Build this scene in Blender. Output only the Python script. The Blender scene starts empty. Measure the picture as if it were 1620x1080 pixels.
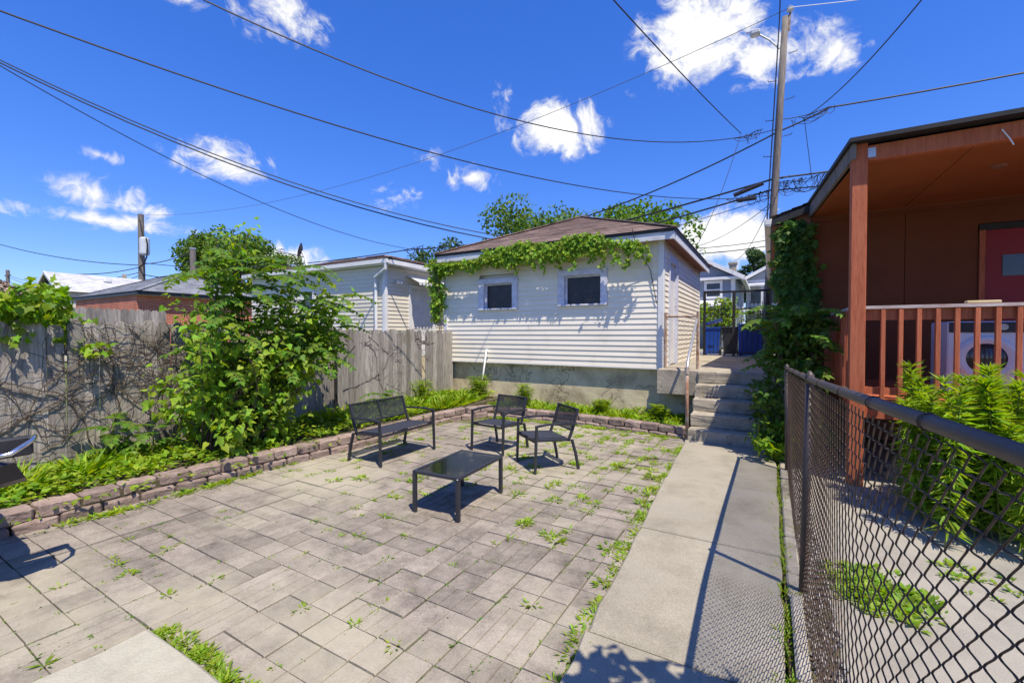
import bpy, bmesh, math, random
import numpy as np
from mathutils import Vector, Matrix, Euler, noise as mnoise

random.seed(7); RNG = np.random.default_rng(11)
scene = bpy.context.scene
col = scene.collection
R = math.radians

# ------------------------------------------------------------------ camera
cam = bpy.data.cameras.new('camera'); camo = bpy.data.objects.new('camera', cam); col.objects.link(camo)
cam.sensor_width = 36; cam.lens = 36 * 700 / 1620; cam.clip_start = 0.05; cam.clip_end = 2000
CAMP = Vector((0, 0, 1.7)); camo.location = CAMP
camo.rotation_euler = (R(89.0), 0, R(30.2))
scene.camera = camo
_q = camo.rotation_euler.to_matrix()
C_R, C_U, C_F = _q @ Vector((1, 0, 0)), _q @ Vector((0, 1, 0)), _q @ Vector((0, 0, -1))
def dirpx(x, y):
    return C_F + C_R * ((x - 810) / 700) - C_U * ((y - 540) / 700)

# ------------------------------------------------------------------ world: sky and clouds
SUNV = Vector((0.42, -0.29, 1.0)).normalized()
SUN_EL = math.asin(SUNV.z); SUN_AZ = math.atan2(SUNV.x, SUNV.y)
world = bpy.data.worlds.new('World'); scene.world = world; world.use_nodes = True
wn, wl = world.node_tree.nodes, world.node_tree.links; wn.clear()
def nd(tree, typ, **kw):
    n = tree.nodes.new(typ)
    for k, v in kw.items(): setattr(n, k, v)
    return n
def wnode(typ, **kw): return nd(world.node_tree, typ, **kw)
sky = wnode('ShaderNodeTexSky'); sky.sky_type = 'NISHITA'; sky.sun_disc = False
sky.sun_elevation = SUN_EL; sky.sun_rotation = SUN_AZ; sky.air_density = 1.0; sky.dust_density = 0.25; sky.ozone_density = 3.0; sky.altitude = 200
hs = wnode('ShaderNodeHueSaturation'); hs.inputs['Saturation'].default_value = 1.3; hs.inputs['Value'].default_value = 1.8; hs.inputs['Hue'].default_value = 0.514
tint = wnode('ShaderNodeMixRGB', blend_type='MULTIPLY'); tint.inputs[0].default_value = 1; tint.inputs[2].default_value = (.70, .86, 1.24, 1)
gam = wnode('ShaderNodeGamma'); gam.inputs['Gamma'].default_value = .72
wl.new(sky.outputs[0], tint.inputs[1]); wl.new(tint.outputs[0], gam.inputs['Color']); wl.new(gam.outputs[0], hs.inputs['Color'])
tc = wnode('ShaderNodeTexCoord')
# cloud banks: (pixel centre, half width, half height, weight)
CL = [(1105, 55, 92, 72, 1.35), (1215, 85, 85, 45, .95), (1320, 85, 52, 26, .8), (1000, 150, 30, 18, .55),
      (885, 203, 66, 42, 1.4), (795, 180, 22, 50, .55), (750, 282, 42, 24, .85), (628, 316, 40, 25, .7), (680, 255, 40, 22, .4),
      (345, 250, 66, 34, 1.0), (405, 258, 26, 16, .7), (155, 310, 62, 30, .8), (165, 348, 110, 17, .95), (240, 335, 40, 15, .7),
      (160, 246, 36, 12, .75), (440, 18, 75, 45, .95), (290, -5, 40, 16, .7),
      (1155, 378, 85, 46, 1.5), (460, 408, 50, 24, .9), (1010, 60, 25, 40, .5),
      (1900, 200, 120, 50, 1.0), (-400, 150, 150, 60, 1.0), (1700, -500, 160, 90, 1.0), (200, -500, 170, 90, 1.0), (900, -900, 200, 120, 1.0)]
extra = [Vector((math.cos(a), math.sin(a), h)).normalized() for a, h in ((-.4, .5), (-1.2, .9), (-2.2, .5), (-3.0, .35), (.3, 1.2))]
field = None
def add_cloud(d, sx, sy, w):
    global field
    d = d.normalized(); r = d.cross(Vector((0, 0, 1))).normalized(); u = r.cross(d)
    m = Matrix((r, u, -d)).transposed()
    mp = wnode('ShaderNodeMapping', vector_type='TEXTURE')
    mp.inputs['Location'].default_value = d; mp.inputs['Rotation'].default_value = m.to_euler(); mp.inputs['Scale'].default_value = (sx, sy, .6)
    wl.new(tc.outputs['Generated'], mp.inputs['Vector'])
    ln = wnode('ShaderNodeVectorMath', operation='LENGTH'); wl.new(mp.outputs[0], ln.inputs[0])
    mr = wnode('ShaderNodeMapRange'); mr.inputs['From Min'].default_value = 0; mr.inputs['From Max'].default_value = 1.35
    mr.inputs['To Min'].default_value = w; mr.inputs['To Max'].default_value = 0
    wl.new(ln.outputs['Value'], mr.inputs['Value'])
    if field is None: field = mr.outputs[0]
    else:
        mx = wnode('ShaderNodeMath', operation='MAXIMUM'); wl.new(field, mx.inputs[0]); wl.new(mr.outputs[0], mx.inputs[1]); field = mx.outputs[0]
for x, y, sx, sy, w in CL:
    d = dirpx(x, y); k = d.length
    add_cloud(d, sx / 700 / k, sy / 700 / k, w)
for d in extra: add_cloud(d, .16, .08, 1.0)
wp = wnode('ShaderNodeTexNoise'); wp.inputs['Scale'].default_value = 6; wp.inputs['Detail'].default_value = 4
wl.new(tc.outputs['Generated'], wp.inputs['Vector'])
wm = wnode('ShaderNodeMixRGB', blend_type='LINEAR_LIGHT'); wm.inputs[0].default_value = .12
wl.new(tc.outputs['Generated'], wm.inputs[1]); wl.new(wp.outputs['Color'], wm.inputs[2])
cn = wnode('ShaderNodeTexNoise'); cn.inputs['Scale'].default_value = 17; cn.inputs['Detail'].default_value = 9; cn.inputs['Roughness'].default_value = .64
wl.new(wm.outputs[0], cn.inputs['Vector'])
a1 = wnode('ShaderNodeMath', operation='MULTIPLY_ADD'); a1.inputs[1].default_value = 2.5; a1.inputs[2].default_value = -1.33
wl.new(cn.outputs['Fac'], a1.inputs[0])
a2 = wnode('ShaderNodeMath', operation='ADD'); wl.new(a1.outputs[0], a2.inputs[0]); wl.new(field, a2.inputs[1])
sm = wnode('ShaderNodeMapRange', interpolation_type='SMOOTHSTEP'); sm.inputs['From Min'].default_value = .12; sm.inputs['From Max'].default_value = .85
wl.new(a2.outputs[0], sm.inputs['Value'])
gate0 = wnode('ShaderNodeMapRange'); gate0.inputs['From Min'].default_value = 0.02; gate0.inputs['From Max'].default_value = .2; wl.new(field, gate0.inputs['Value'])
dens = wnode('ShaderNodeMath', operation='MULTIPLY'); wl.new(sm.outputs[0], dens.inputs[0]); wl.new(gate0.outputs[0], dens.inputs[1])
shade = wnode('ShaderNodeMapRange'); shade.inputs['From Min'].default_value = .3; shade.inputs['From Max'].default_value = 1.4
shade.inputs['To Min'].default_value = 5.6; shade.inputs['To Max'].default_value = 8.0; wl.new(a2.outputs[0], shade.inputs['Value'])
cc = wnode('ShaderNodeCombineColor')
for i in range(3): wl.new(shade.outputs[0], cc.inputs[i])
mixc = wnode('ShaderNodeMixRGB'); wl.new(dens.outputs[0], mixc.inputs[0]); wl.new(hs.outputs[0], mixc.inputs[1]); wl.new(cc.outputs[0], mixc.inputs[2])
bg = wnode('ShaderNodeBackground'); bg.inputs['Strength'].default_value = 0.116; wl.new(mixc.outputs[0], bg.inputs['Color'])
wo = wnode('ShaderNodeOutputWorld'); wl.new(bg.outputs[0], wo.inputs['Surface'])

# ------------------------------------------------------------------ sun and exposure
sun = bpy.data.lights.new('sun', 'SUN'); sun.energy = 5.0; sun.angle = R(0.4); sun.color = (1.0, 0.90, 0.74)
suno = bpy.data.objects.new('sun', sun); col.objects.link(suno); suno.rotation_euler = (-SUNV).to_track_quat('-Z', 'Y').to_euler(); suno.location = (10, -10, 30)
scene.view_settings.view_transform = 'Standard'; scene.view_settings.look = 'None'
scene.view_settings.exposure = 0.45; scene.view_settings.gamma = 1.0; scene.view_settings.use_curve_mapping = False
scene.cycles.use_denoising = True
scene.cycles.max_bounces = 6; scene.cycles.transparent_max_bounces = 12

# ------------------------------------------------------------------ materials
def mat(name, cols, rough=.8, scale=4, detail=6, nrough=.6, stretch=(1, 1, 1), bump=0.0, bscale=None, rand=0.0, island=0.0, metal=0.0, spec=.35,
        speck=0.0, sscale=250, coords='OBJECT', ramp=(.3, .7), trans=0.0, stain=None, transparent=0.0):
    m = bpy.data.materials.new(name); m.use_nodes = True; t = m.node_tree; t.nodes.clear(); L = t.links
    out = nd(t, 'ShaderNodeOutputMaterial'); b = nd(t, 'ShaderNodeBsdfPrincipled')
    b.inputs['Roughness'].default_value = rough; b.inputs['Metallic'].default_value = metal; b.inputs['Specular IOR Level'].default_value = spec
    if coords == 'WORLD': src = nd(t, 'ShaderNodeNewGeometry').outputs['Position']
    else: src = nd(t, 'ShaderNodeTexCoord').outputs['Object']
    mp = nd(t, 'ShaderNodeMapping'); mp.inputs['Scale'].default_value = stretch; L.new(src, mp.inputs['Vector'])
    if rand:
        oi = nd(t, 'ShaderNodeObjectInfo'); k = nd(t, 'ShaderNodeMath', operation='MULTIPLY'); k.inputs[1].default_value = 37.0
        L.new(oi.outputs['Random'], k.inputs[0]); L.new(k.outputs[0], mp.inputs['Location'])
    nz = nd(t, 'ShaderNodeTexNoise'); nz.inputs['Scale'].default_value = scale; nz.inputs['Detail'].default_value = detail; nz.inputs['Roughness'].default_value = nrough
    L.new(mp.outputs[0], nz.inputs['Vector'])
    rp = nd(t, 'ShaderNodeValToRGB'); e = rp.color_ramp.elements; n = len(cols)
    while len(e) < n: e.new(.5)
    for i, c in enumerate(cols):
        e[i].position = ramp[0] + (ramp[1] - ramp[0]) * (i / max(1, n - 1)); e[i].color = (*c, 1)
    L.new(nz.outputs['Fac'], rp.inputs[0]); c = rp.outputs[0]
    def valmod(c, fac_socket, lo, hi):
        mr = nd(t, 'ShaderNodeMapRange'); mr.inputs['To Min'].default_value = lo; mr.inputs['To Max'].default_value = hi; L.new(fac_socket, mr.inputs['Value'])
        h = nd(t, 'ShaderNodeHueSaturation'); L.new(mr.outputs[0], h.inputs['Value']); L.new(c, h.inputs['Color']); return h.outputs[0]
    if rand: c = valmod(c, oi.outputs['Random'], 1 - rand, 1 + rand)
    if island:
        g = nd(t, 'ShaderNodeNewGeometry'); c = valmod(c, g.outputs['Random Per Island'], 1 - island, 1 + island)
        hh = nd(t, 'ShaderNodeHueSaturation'); mr = nd(t, 'ShaderNodeMapRange'); mr.inputs['To Min'].default_value = .462; mr.inputs['To Max'].default_value = .525
        w2 = nd(t, 'ShaderNodeTexWhiteNoise', noise_dimensions='1D'); L.new(g.outputs['Random Per Island'], w2.inputs['W']); L.new(w2.outputs['Value'], mr.inputs['Value'])
        L.new(mr.outputs[0], hh.inputs['Hue']); L.new(c, hh.inputs['Color']); c = hh.outputs[0]
    if speck:
        sn = nd(t, 'ShaderNodeTexNoise'); sn.inputs['Scale'].default_value = sscale; sn.inputs['Detail'].default_value = 2; L.new(src, sn.inputs['Vector'])
        c = valmod(c, sn.outputs['Fac'], 1 - speck * 1.6, 1 + speck * 1.6)
    if stain:   # (colour, scale, lo, hi, amount) : a second, larger patch of wear
        s2 = nd(t, 'ShaderNodeTexNoise'); s2.inputs['Scale'].default_value = stain[1]; s2.inputs['Detail'].default_value = 8; s2.inputs['Roughness'].default_value = .65
        gp = nd(t, 'ShaderNodeNewGeometry'); L.new(gp.outputs['Position'], s2.inputs['Vector'])
        mr = nd(t, 'ShaderNodeMapRange'); mr.inputs['From Min'].default_value = stain[2]; mr.inputs['From Max'].default_value = stain[3]; mr.inputs['To Max'].default_value = stain[4]
        L.new(s2.outputs['Fac'], mr.inputs['Value'])
        mx = nd(t, 'ShaderNodeMixRGB'); L.new(mr.outputs[0], mx.inputs[0]); L.new(c, mx.inputs[1]); mx.inputs[2].default_value = (*stain[0], 1); c = mx.outputs[0]
    L.new(c, b.inputs['Base Color'])
    if bump:
        bn = nd(t, 'ShaderNodeTexNoise'); bn.inputs['Scale'].default_value = bscale or scale * 5; bn.inputs['Detail'].default_value = 5; L.new(mp.outputs[0], bn.inputs['Vector'])
        bp = nd(t, 'ShaderNodeBump'); bp.inputs['Strength'].default_value = bump; bp.inputs['Distance'].default_value = .01
        L.new(bn.outputs['Fac'], bp.inputs['Height']); L.new(bp.outputs[0], b.inputs['Normal'])
    sh = b.outputs[0]
    if trans:
        tr = nd(t, 'ShaderNodeBsdfTranslucent'); h = nd(t, 'ShaderNodeHueSaturation'); h.inputs['Hue'].default_value = .485; h.inputs['Saturation'].default_value = 1.1; h.inputs['Value'].default_value = 1.6
        L.new(c, h.inputs['Color']); L.new(h.outputs[0], tr.inputs[0])
        ms = nd(t, 'ShaderNodeMixShader'); ms.inputs[0].default_value = trans; L.new(sh, ms.inputs[1]); L.new(tr.outputs[0], ms.inputs[2]); sh = ms.outputs[0]
    if transparent:
        tp = nd(t, 'ShaderNodeBsdfTransparent'); ms = nd(t, 'ShaderNodeMixShader'); ms.inputs[0].default_value = transparent
        L.new(sh, ms.inputs[1]); L.new(tp.outputs[0], ms.inputs[2]); sh = ms.outputs[0]
    L.new(sh, out.inputs[0]); m['nodes'] = 1
    return m

def brickmat(name, c1, c2, mortar, bw, bh, ms=.012, rough=.85, use='xz', squash=1.0):
    m = bpy.data.materials.new(name); m.use_nodes = True; t = m.node_tree; L = t.links; b = t.nodes['Principled BSDF']; b.inputs['Roughness'].default_value = rough
    b.inputs['Specular IOR Level'].default_value = .2
    g = nd(t, 'ShaderNodeNewGeometry'); s = nd(t, 'ShaderNodeSeparateXYZ'); L.new(g.outputs['Position'], s.inputs[0])
    ad = nd(t, 'ShaderNodeMath', operation='ADD'); L.new(s.outputs['X'], ad.inputs[0]); L.new(s.outputs['Y'], ad.inputs[1])
    cb = nd(t, 'ShaderNodeCombineXYZ'); L.new(ad.outputs[0], cb.inputs['X']); L.new(s.outputs['Z'], cb.inputs['Y'])
    bt = nd(t, 'ShaderNodeTexBrick'); bt.inputs['Scale'].default_value = 1.0; bt.inputs['Brick Width'].default_value = bw; bt.inputs['Row Height'].default_value = bh
    bt.inputs['Mortar Size'].default_value = ms; bt.inputs['Color1'].default_value = (*c1, 1); bt.inputs['Color2'].default_value = (*c2, 1); bt.inputs['Mortar'].default_value = (*mortar, 1)
    bt.inputs['Bias'].default_value = 0.0
    L.new(cb.outputs[0], bt.inputs['Vector'])
    nz = nd(t, 'ShaderNodeTexNoise'); nz.inputs['Scale'].default_value = 1.7; nz.inputs['Detail'].default_value = 8; L.new(g.outputs['Position'], nz.inputs['Vector'])
    mr = nd(t, 'ShaderNodeMapRange'); mr.inputs['To Min'].default_value = .6; mr.inputs['To Max'].default_value = 1.4; L.new(nz.outputs['Fac'], mr.inputs['Value'])
    h = nd(t, 'ShaderNodeHueSaturation'); L.new(bt.outputs['Color'], h.inputs['Color']); L.new(mr.outputs[0], h.inputs['Value']); L.new(h.outputs[0], b.inputs['Base Color'])
    bp = nd(t, 'ShaderNodeBump'); bp.inputs['Strength'].default_value = .4; bp.inputs['Distance'].default_value = .01; L.new(bt.outputs['Fac'], bp.inputs['Height']); bp.invert = True; L.new(bp.outputs[0], b.inputs['Normal'])
    return m

def crackmat(name, cols, stain, crackcol, scale=1.3, rough=.9, width=.022, amount=.85):
    m = mat(name, cols, rough, 2.2, 8, .65, bump=.5, bscale=14, stain=stain, speck=.05, sscale=120, coords='WORLD')
    return crackify(m, crackcol, scale, width, amount)
def crackify(m, crackcol, scale, width, amount):
    t = m.node_tree; L = t.links; b = next(n for n in t.nodes if n.type == 'BSDF_PRINCIPLED'); c = b.inputs['Base Color'].links[0].from_socket
    g = nd(t, 'ShaderNodeNewGeometry'); nz = nd(t, 'ShaderNodeTexNoise'); nz.inputs['Scale'].default_value = 2.5; nz.inputs['Detail'].default_value = 6; L.new(g.outputs['Position'], nz.inputs['Vector'])
    mxv = nd(t, 'ShaderNodeMixRGB', blend_type='LINEAR_LIGHT'); mxv.inputs[0].default_value = .5; L.new(g.outputs['Position'], mxv.inputs[1]); L.new(nz.outputs['Color'], mxv.inputs[2])
    v = nd(t, 'ShaderNodeTexVoronoi', feature='DISTANCE_TO_EDGE'); v.inputs['Scale'].default_value = scale; L.new(mxv.outputs[0], v.inputs['Vector'])
    mr = nd(t, 'ShaderNodeMapRange'); mr.inputs['From Max'].default_value = width; mr.inputs['To Min'].default_value = amount; mr.inputs['To Max'].default_value = 0; L.new(v.outputs['Distance'], mr.inputs['Value'])
    n2 = nd(t, 'ShaderNodeTexNoise'); n2.inputs['Scale'].default_value = 1.3; L.new(g.outputs['Position'], n2.inputs['Vector'])
    m2 = nd(t, 'ShaderNodeMapRange'); m2.inputs['From Min'].default_value = .36; m2.inputs['From Max'].default_value = .5; L.new(n2.outputs['Fac'], m2.inputs['Value'])
    mu = nd(t, 'ShaderNodeMath', operation='MULTIPLY'); L.new(mr.outputs[0], mu.inputs[0]); L.new(m2.outputs[0], mu.inputs[1])
    mx = nd(t, 'ShaderNodeMixRGB'); L.new(mu.outputs[0], mx.inputs[0]); L.new(c, mx.inputs[1]); mx.inputs[2].default_value = (*crackcol, 1); L.new(mx.outputs[0], b.inputs['Base Color'])
    return m

M = {}
M['soil'] = mat('soil', [(.05, .04, .025), (.1, .08, .05), (.07, .09, .03)], .95, 6, 8, bump=.8, bscale=60, coords='WORLD')
M['yardgrass'] = mat('yard_ground', [(.05, .07, .02), (.09, .12, .03), (.1, .085, .05)], .95, 1.2, 8, coords='WORLD')
M['paver'] = mat('paver_concrete', [(.12, .103, .085), (.23, .2, .167), (.325, .285, .238)], .92, 3.2, 10, .78, bump=.35, bscale=90, rand=.15, speck=.3, sscale=110,
                 coords='WORLD', ramp=(.33, .68), stain=((.40, .37, .27), .5, .47, .62, .65))
M['joint'] = mat('joint_moss', [(.11, .09, .058), (.17, .145, .095), (.1, .12, .035)], .95, 9, 8, bump=.6, bscale=80, coords='WORLD', ramp=(.35, .6))
M['walk'] = mat('walk_concrete', [(.22, .2, .152), (.305, .278, .215), (.37, .338, .265)], .92, 1.8, 10, .75, bump=.4, bscale=150, speck=.3, sscale=140, coords='WORLD', stain=((.25, .235, .21), .9, .52, .66, .6))
M['slab'] = mat('slab_concrete', [(.33, .31, .24), (.44, .42, .33)], .9, 5, 8, .7, bump=.5, bscale=70, speck=.14, sscale=120, coords='WORLD')
M['oldconc'] = mat('old_concrete', [(.22, .195, .15), (.35, .31, .245), (.44, .4, .32)], .92, 3, 9, .7, bump=.7, bscale=40, speck=.12, sscale=150, coords='WORLD', stain=((.13, .12, .09), 1.4, .52, .68, .8))
M['yardconc'] = mat('yard_concrete', [(.22, .205, .175), (.30, .28, .24), (.36, .335, .285)], .9, 1.1, 8, .7, bump=.4, bscale=90, speck=.1, sscale=180, coords='WORLD', stain=((.2, .19, .17), .8, .5, .65, .7))
M['found'] = crackmat('foundation_plaster', [(.44, .365, .235), (.58, .495, .33), (.68, .59, .41)], ((.3, .24, .15), .8, .5, .62, .85), (.1, .085, .06))
crackify(M['yardconc'], (.12, .11, .09), .35, .005, .6); crackify(M['oldconc'], (.09, .08, .065), 1.1, .012, .7)
M['block'] = mat('wall_block', [(.16, .115, .098), (.25, .188, .16), (.33, .258, .225)], .92, 9, 8, .7, bump=.9, bscale=40, rand=.22, speck=.15, sscale=140)
M['siding'] = mat('vinyl_siding', [(.77, .712, .595), (.83, .772, .655)], .5, 1.2, 4, rand=.025, coords='WORLD', stain=((.58, .53, .42), .9, .52, .7, .55))
M['siding_grey'] = mat('grey_vinyl_siding', [(.62, .57, .465), (.70, .645, .535)], .5, 1.0, 4, rand=.03, coords='WORLD')
M['trim'] = mat('white_trim', [(.62, .62, .62), (.76, .76, .76)], .55, 3, 5, coords='WORLD')
M['peel'] = mat('peeling_white_paint', [(.22, .21, .23), (.52, .53, .62), (.6, .61, .71), (.7, .71, .78)], .7, 9, 9, .8, bump=.5, coords='WORLD', ramp=(.33, .62))
M['fascia'] = mat('weathered_white_fascia', [(.33, .33, .35), (.56, .57, .6), (.66, .67, .7)], .7, 3, 9, .75, stretch=(1, 1, 6), coords='WORLD', ramp=(.3, .62))
M['soffit'] = mat('brown_soffit', [(.22, .09, .065), (.3, .14, .1)], .8, 3)
M['shingle'] = brickmat('brown_shingles', (.19, .135, .112), (.3, .215, .18), (.1, .072, .062), .32, .085, .004)
M['shingle2'] = brickmat('grey_shingles', (.16, .175, .2), (.25, .265, .29), (.09, .095, .11), .35, .1, .004)
M['shingle3'] = brickmat('pale_shingles', (.42, .43, .45), (.5, .51, .53), (.3, .3, .32), .5, .12, .004)
M['brick'] = brickmat('red_brick', (.42, .085, .04), (.52, .13, .065), (.45, .34, .26), .21, .075, .009)
M['fencewood'] = mat('grey_fence_wood', [(.11, .095, .08), (.23, .205, .18), (.36, .33, .295), (.27, .235, .195)], .9, 5, 9, .7, stretch=(6, 6, .6), bump=.7, bscale=20, rand=.36, ramp=(.25, .75), stain=((.13, .115, .07), 1.0, .56, .7, .6))
M['stain'] = mat('red_stained_wood', [(.27, .065, .028), (.43, .115, .05), (.5, .155, .075)], .75, 5, 8, .65, stretch=(7, 7, .7), bump=.4, bscale=20, rand=.1, ramp=(.25, .7))
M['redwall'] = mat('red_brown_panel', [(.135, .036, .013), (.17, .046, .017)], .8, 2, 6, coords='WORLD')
M['ceil'] = mat('brown_red_ceiling', [(.27, .07, .02), (.33, .092, .029)], .7, 1.5, 5, coords='WORLD')
M['railtop'] = mat('worn_rail_top', [(.3, .11, .08), (.42, .3, .27), (.55, .48, .45)], .8, 6, 9, .7, stretch=(.6, 8, 8), ramp=(.3, .6))
M['reddoor'] = mat('red_door', [(.22, .006, .01), (.26, .008, .013)], .45, 2)
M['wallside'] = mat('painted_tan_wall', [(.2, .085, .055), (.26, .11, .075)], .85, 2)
M['pole'] = mat('pole_wood', [(.08, .068, .06), (.165, .145, .13), (.25, .225, .2)], .9, 4, 9, .7, stretch=(5, 5, .5), bump=.6, bscale=20)
M['black_metal'] = mat('black_powder_metal', [(.018, .02, .028), (.028, .031, .04)], .45, 8, spec=.5)
M['iron'] = mat('black_iron', [(.012, .012, .014), (.03, .028, .028)], .6, 8)
M['sling'] = mat('black_sling_fabric', [(.016, .018, .026), (.026, .029, .04)], .75, 30, transparent=.16)
M['seat'] = mat('black_seat_fabric', [(.022, .026, .04), (.036, .042, .06)], .7, 40, bump=.2, bscale=400)
M['glass_dark'] = mat('smoked_glass', [(.008, .009, .011), (.012, .013, .016)], .06, 3, bump=.25, bscale=3.5, spec=.8)
M['wire'] = mat('black_cable', [(.012, .012, .014), (.025, .025, .028)], .6, 3)
M['wire_grey'] = mat('grey_line', [(.09, .09, .11), (.14, .14, .16)], .5, 3)
M['link'] = mat('dark_link_wire', [(.06, .042, .034), (.10, .065, .048), (.17, .09, .055)], .6, 12, metal=.15, coords='WORLD', ramp=(.35, .75))
M['railpaint'] = mat('dark_painted_rail', [(.035, .028, .026), (.06, .046, .042), (.13, .075, .055)], .5, 5, 8, .7, coords='WORLD', ramp=(.3, .8), spec=.5)
M['rust'] = mat('rusty_pipe', [(.2, .08, .035), (.32, .2, .14), (.42, .38, .34)], .8, 8, 8, coords='WORLD', ramp=(.3, .65))
M['galv'] = mat('galvanised_pipe', [(.42, .43, .45), (.58, .59, .61)], .4, 9, metal=.6)
M['chrome'] = mat('bright_steel', [(.62, .62, .64), (.72, .72, .74)], .2, 6, metal=.95)
M['plastic_black'] = mat('black_plastic', [(.015, .015, .02), (.03, .03, .036)], .4, 5, spec=.5)
M['bin_blue'] = mat('blue_plastic', [(.012, .065, .34), (.018, .085, .42)], .4, 2)
M['bin_dark'] = mat('dark_grey_plastic', [(.03, .032, .036), (.05, .052, .056)], .5, 2)
M['house_blue'] = mat('blue_grey_siding', [(.22, .25, .31), (.27, .3, .36)], .7, 2, coords='WORLD')
M['pane'] = mat('window_pane', [(.02, .022, .028), (.05, .055, .065)], .12, 3, spec=.6, coords='WORLD')
M['dusty'] = mat('dusty_dark_pane', [(.012, .011, .013), (.03, .028, .03), (.1, .095, .1)], .35, 5, 9, .8, coords='WORLD', ramp=(.45, .74), spec=.5)
M['whitebox'] = mat('white_enamel', [(.62, .66, .74), (.7, .73, .8)], .3, 2)
M['greydoorglass'] = mat('washer_glass', [(.02, .02, .025), (.05, .05, .055)], .1, 4, spec=.7)
M['wooden_block'] = mat('pale_board', [(.5, .38, .2), (.62, .5, .3)], .8, 8)
M['cap'] = mat('grey_can', [(.42, .46, .5), (.55, .58, .62)], .5, 3)
M['gravel'] = mat('gravel', [(.2, .19, .18), (.36, .35, .33), (.5, .49, .46)], .95, 8, island=.35)
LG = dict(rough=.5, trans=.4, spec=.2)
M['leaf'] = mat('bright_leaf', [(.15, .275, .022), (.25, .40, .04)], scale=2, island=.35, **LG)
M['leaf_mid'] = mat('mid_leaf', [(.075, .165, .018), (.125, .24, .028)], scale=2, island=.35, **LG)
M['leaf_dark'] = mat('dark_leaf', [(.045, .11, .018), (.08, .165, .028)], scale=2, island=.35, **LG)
M['leaf_yellow'] = mat('yellow_green_leaf', [(.15, .27, .02), (.23, .36, .03)], scale=2, island=.3, **LG)
M['leaf_tree'] = mat('tree_leaf', [(.07, .14, .018), (.11, .2, .03)], scale=1, island=.4, **LG)
M['leaf_far'] = mat('far_tree_leaf', [(.04, .085, .028), (.06, .12, .035)], scale=1, island=.4, **LG)
M['grass'] = mat('weed_green', [(.16, .28, .02), (.26, .40, .035)], scale=2, island=.35, **LG)
M['flower'] = mat('dried_flower', [(.3, .22, .17), (.46, .37, .3)], .9, 20, island=.3)
M['stem'] = mat('green_stem', [(.1, .13, .03), (.16, .19, .05)], .8, 5)
M['twig'] = mat('brown_twig', [(.06, .043, .032), (.12, .09, .07)], .9, 6)
M['bark'] = mat('tree_bark', [(.07, .055, .04), (.14, .115, .09)], .95, 8, stretch=(3, 3, .6), bump=.6)

# ------------------------------------------------------------------ builders
WO = {}
def props(o, label=None, cat=None, group=None, kind=None):
    if label: o['label'] = label
    if cat: o['category'] = cat
    if group: o['group'] = group
    if kind: o['kind'] = kind
    return o
def empty(name, loc, label, cat, group=None, rotz=0, kind=None):
    o = bpy.data.objects.new(name, None); o.empty_display_size = .1; col.objects.link(o); o.location = loc; o.rotation_euler = (0, 0, rotz)
    WO[o] = Vector(loc); return props(o, label, cat, group, kind)
def link(name, me, parent, origin, rot=(0, 0, 0)):
    o = bpy.data.objects.new(name, me); col.objects.link(o)
    o.location = Vector(origin) - (WO[parent] if parent else Vector()); o.rotation_euler = rot
    if parent: o.parent = parent
    WO[o] = Vector(origin); return o
def mesh(name, V, F, m, smooth=False):
    me = bpy.data.meshes.new(name); me.from_pydata([tuple(v) for v in V], [], F); me.materials.append(m)
    if smooth:
        for p in me.polygons: p.use_smooth = True
    return me
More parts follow.
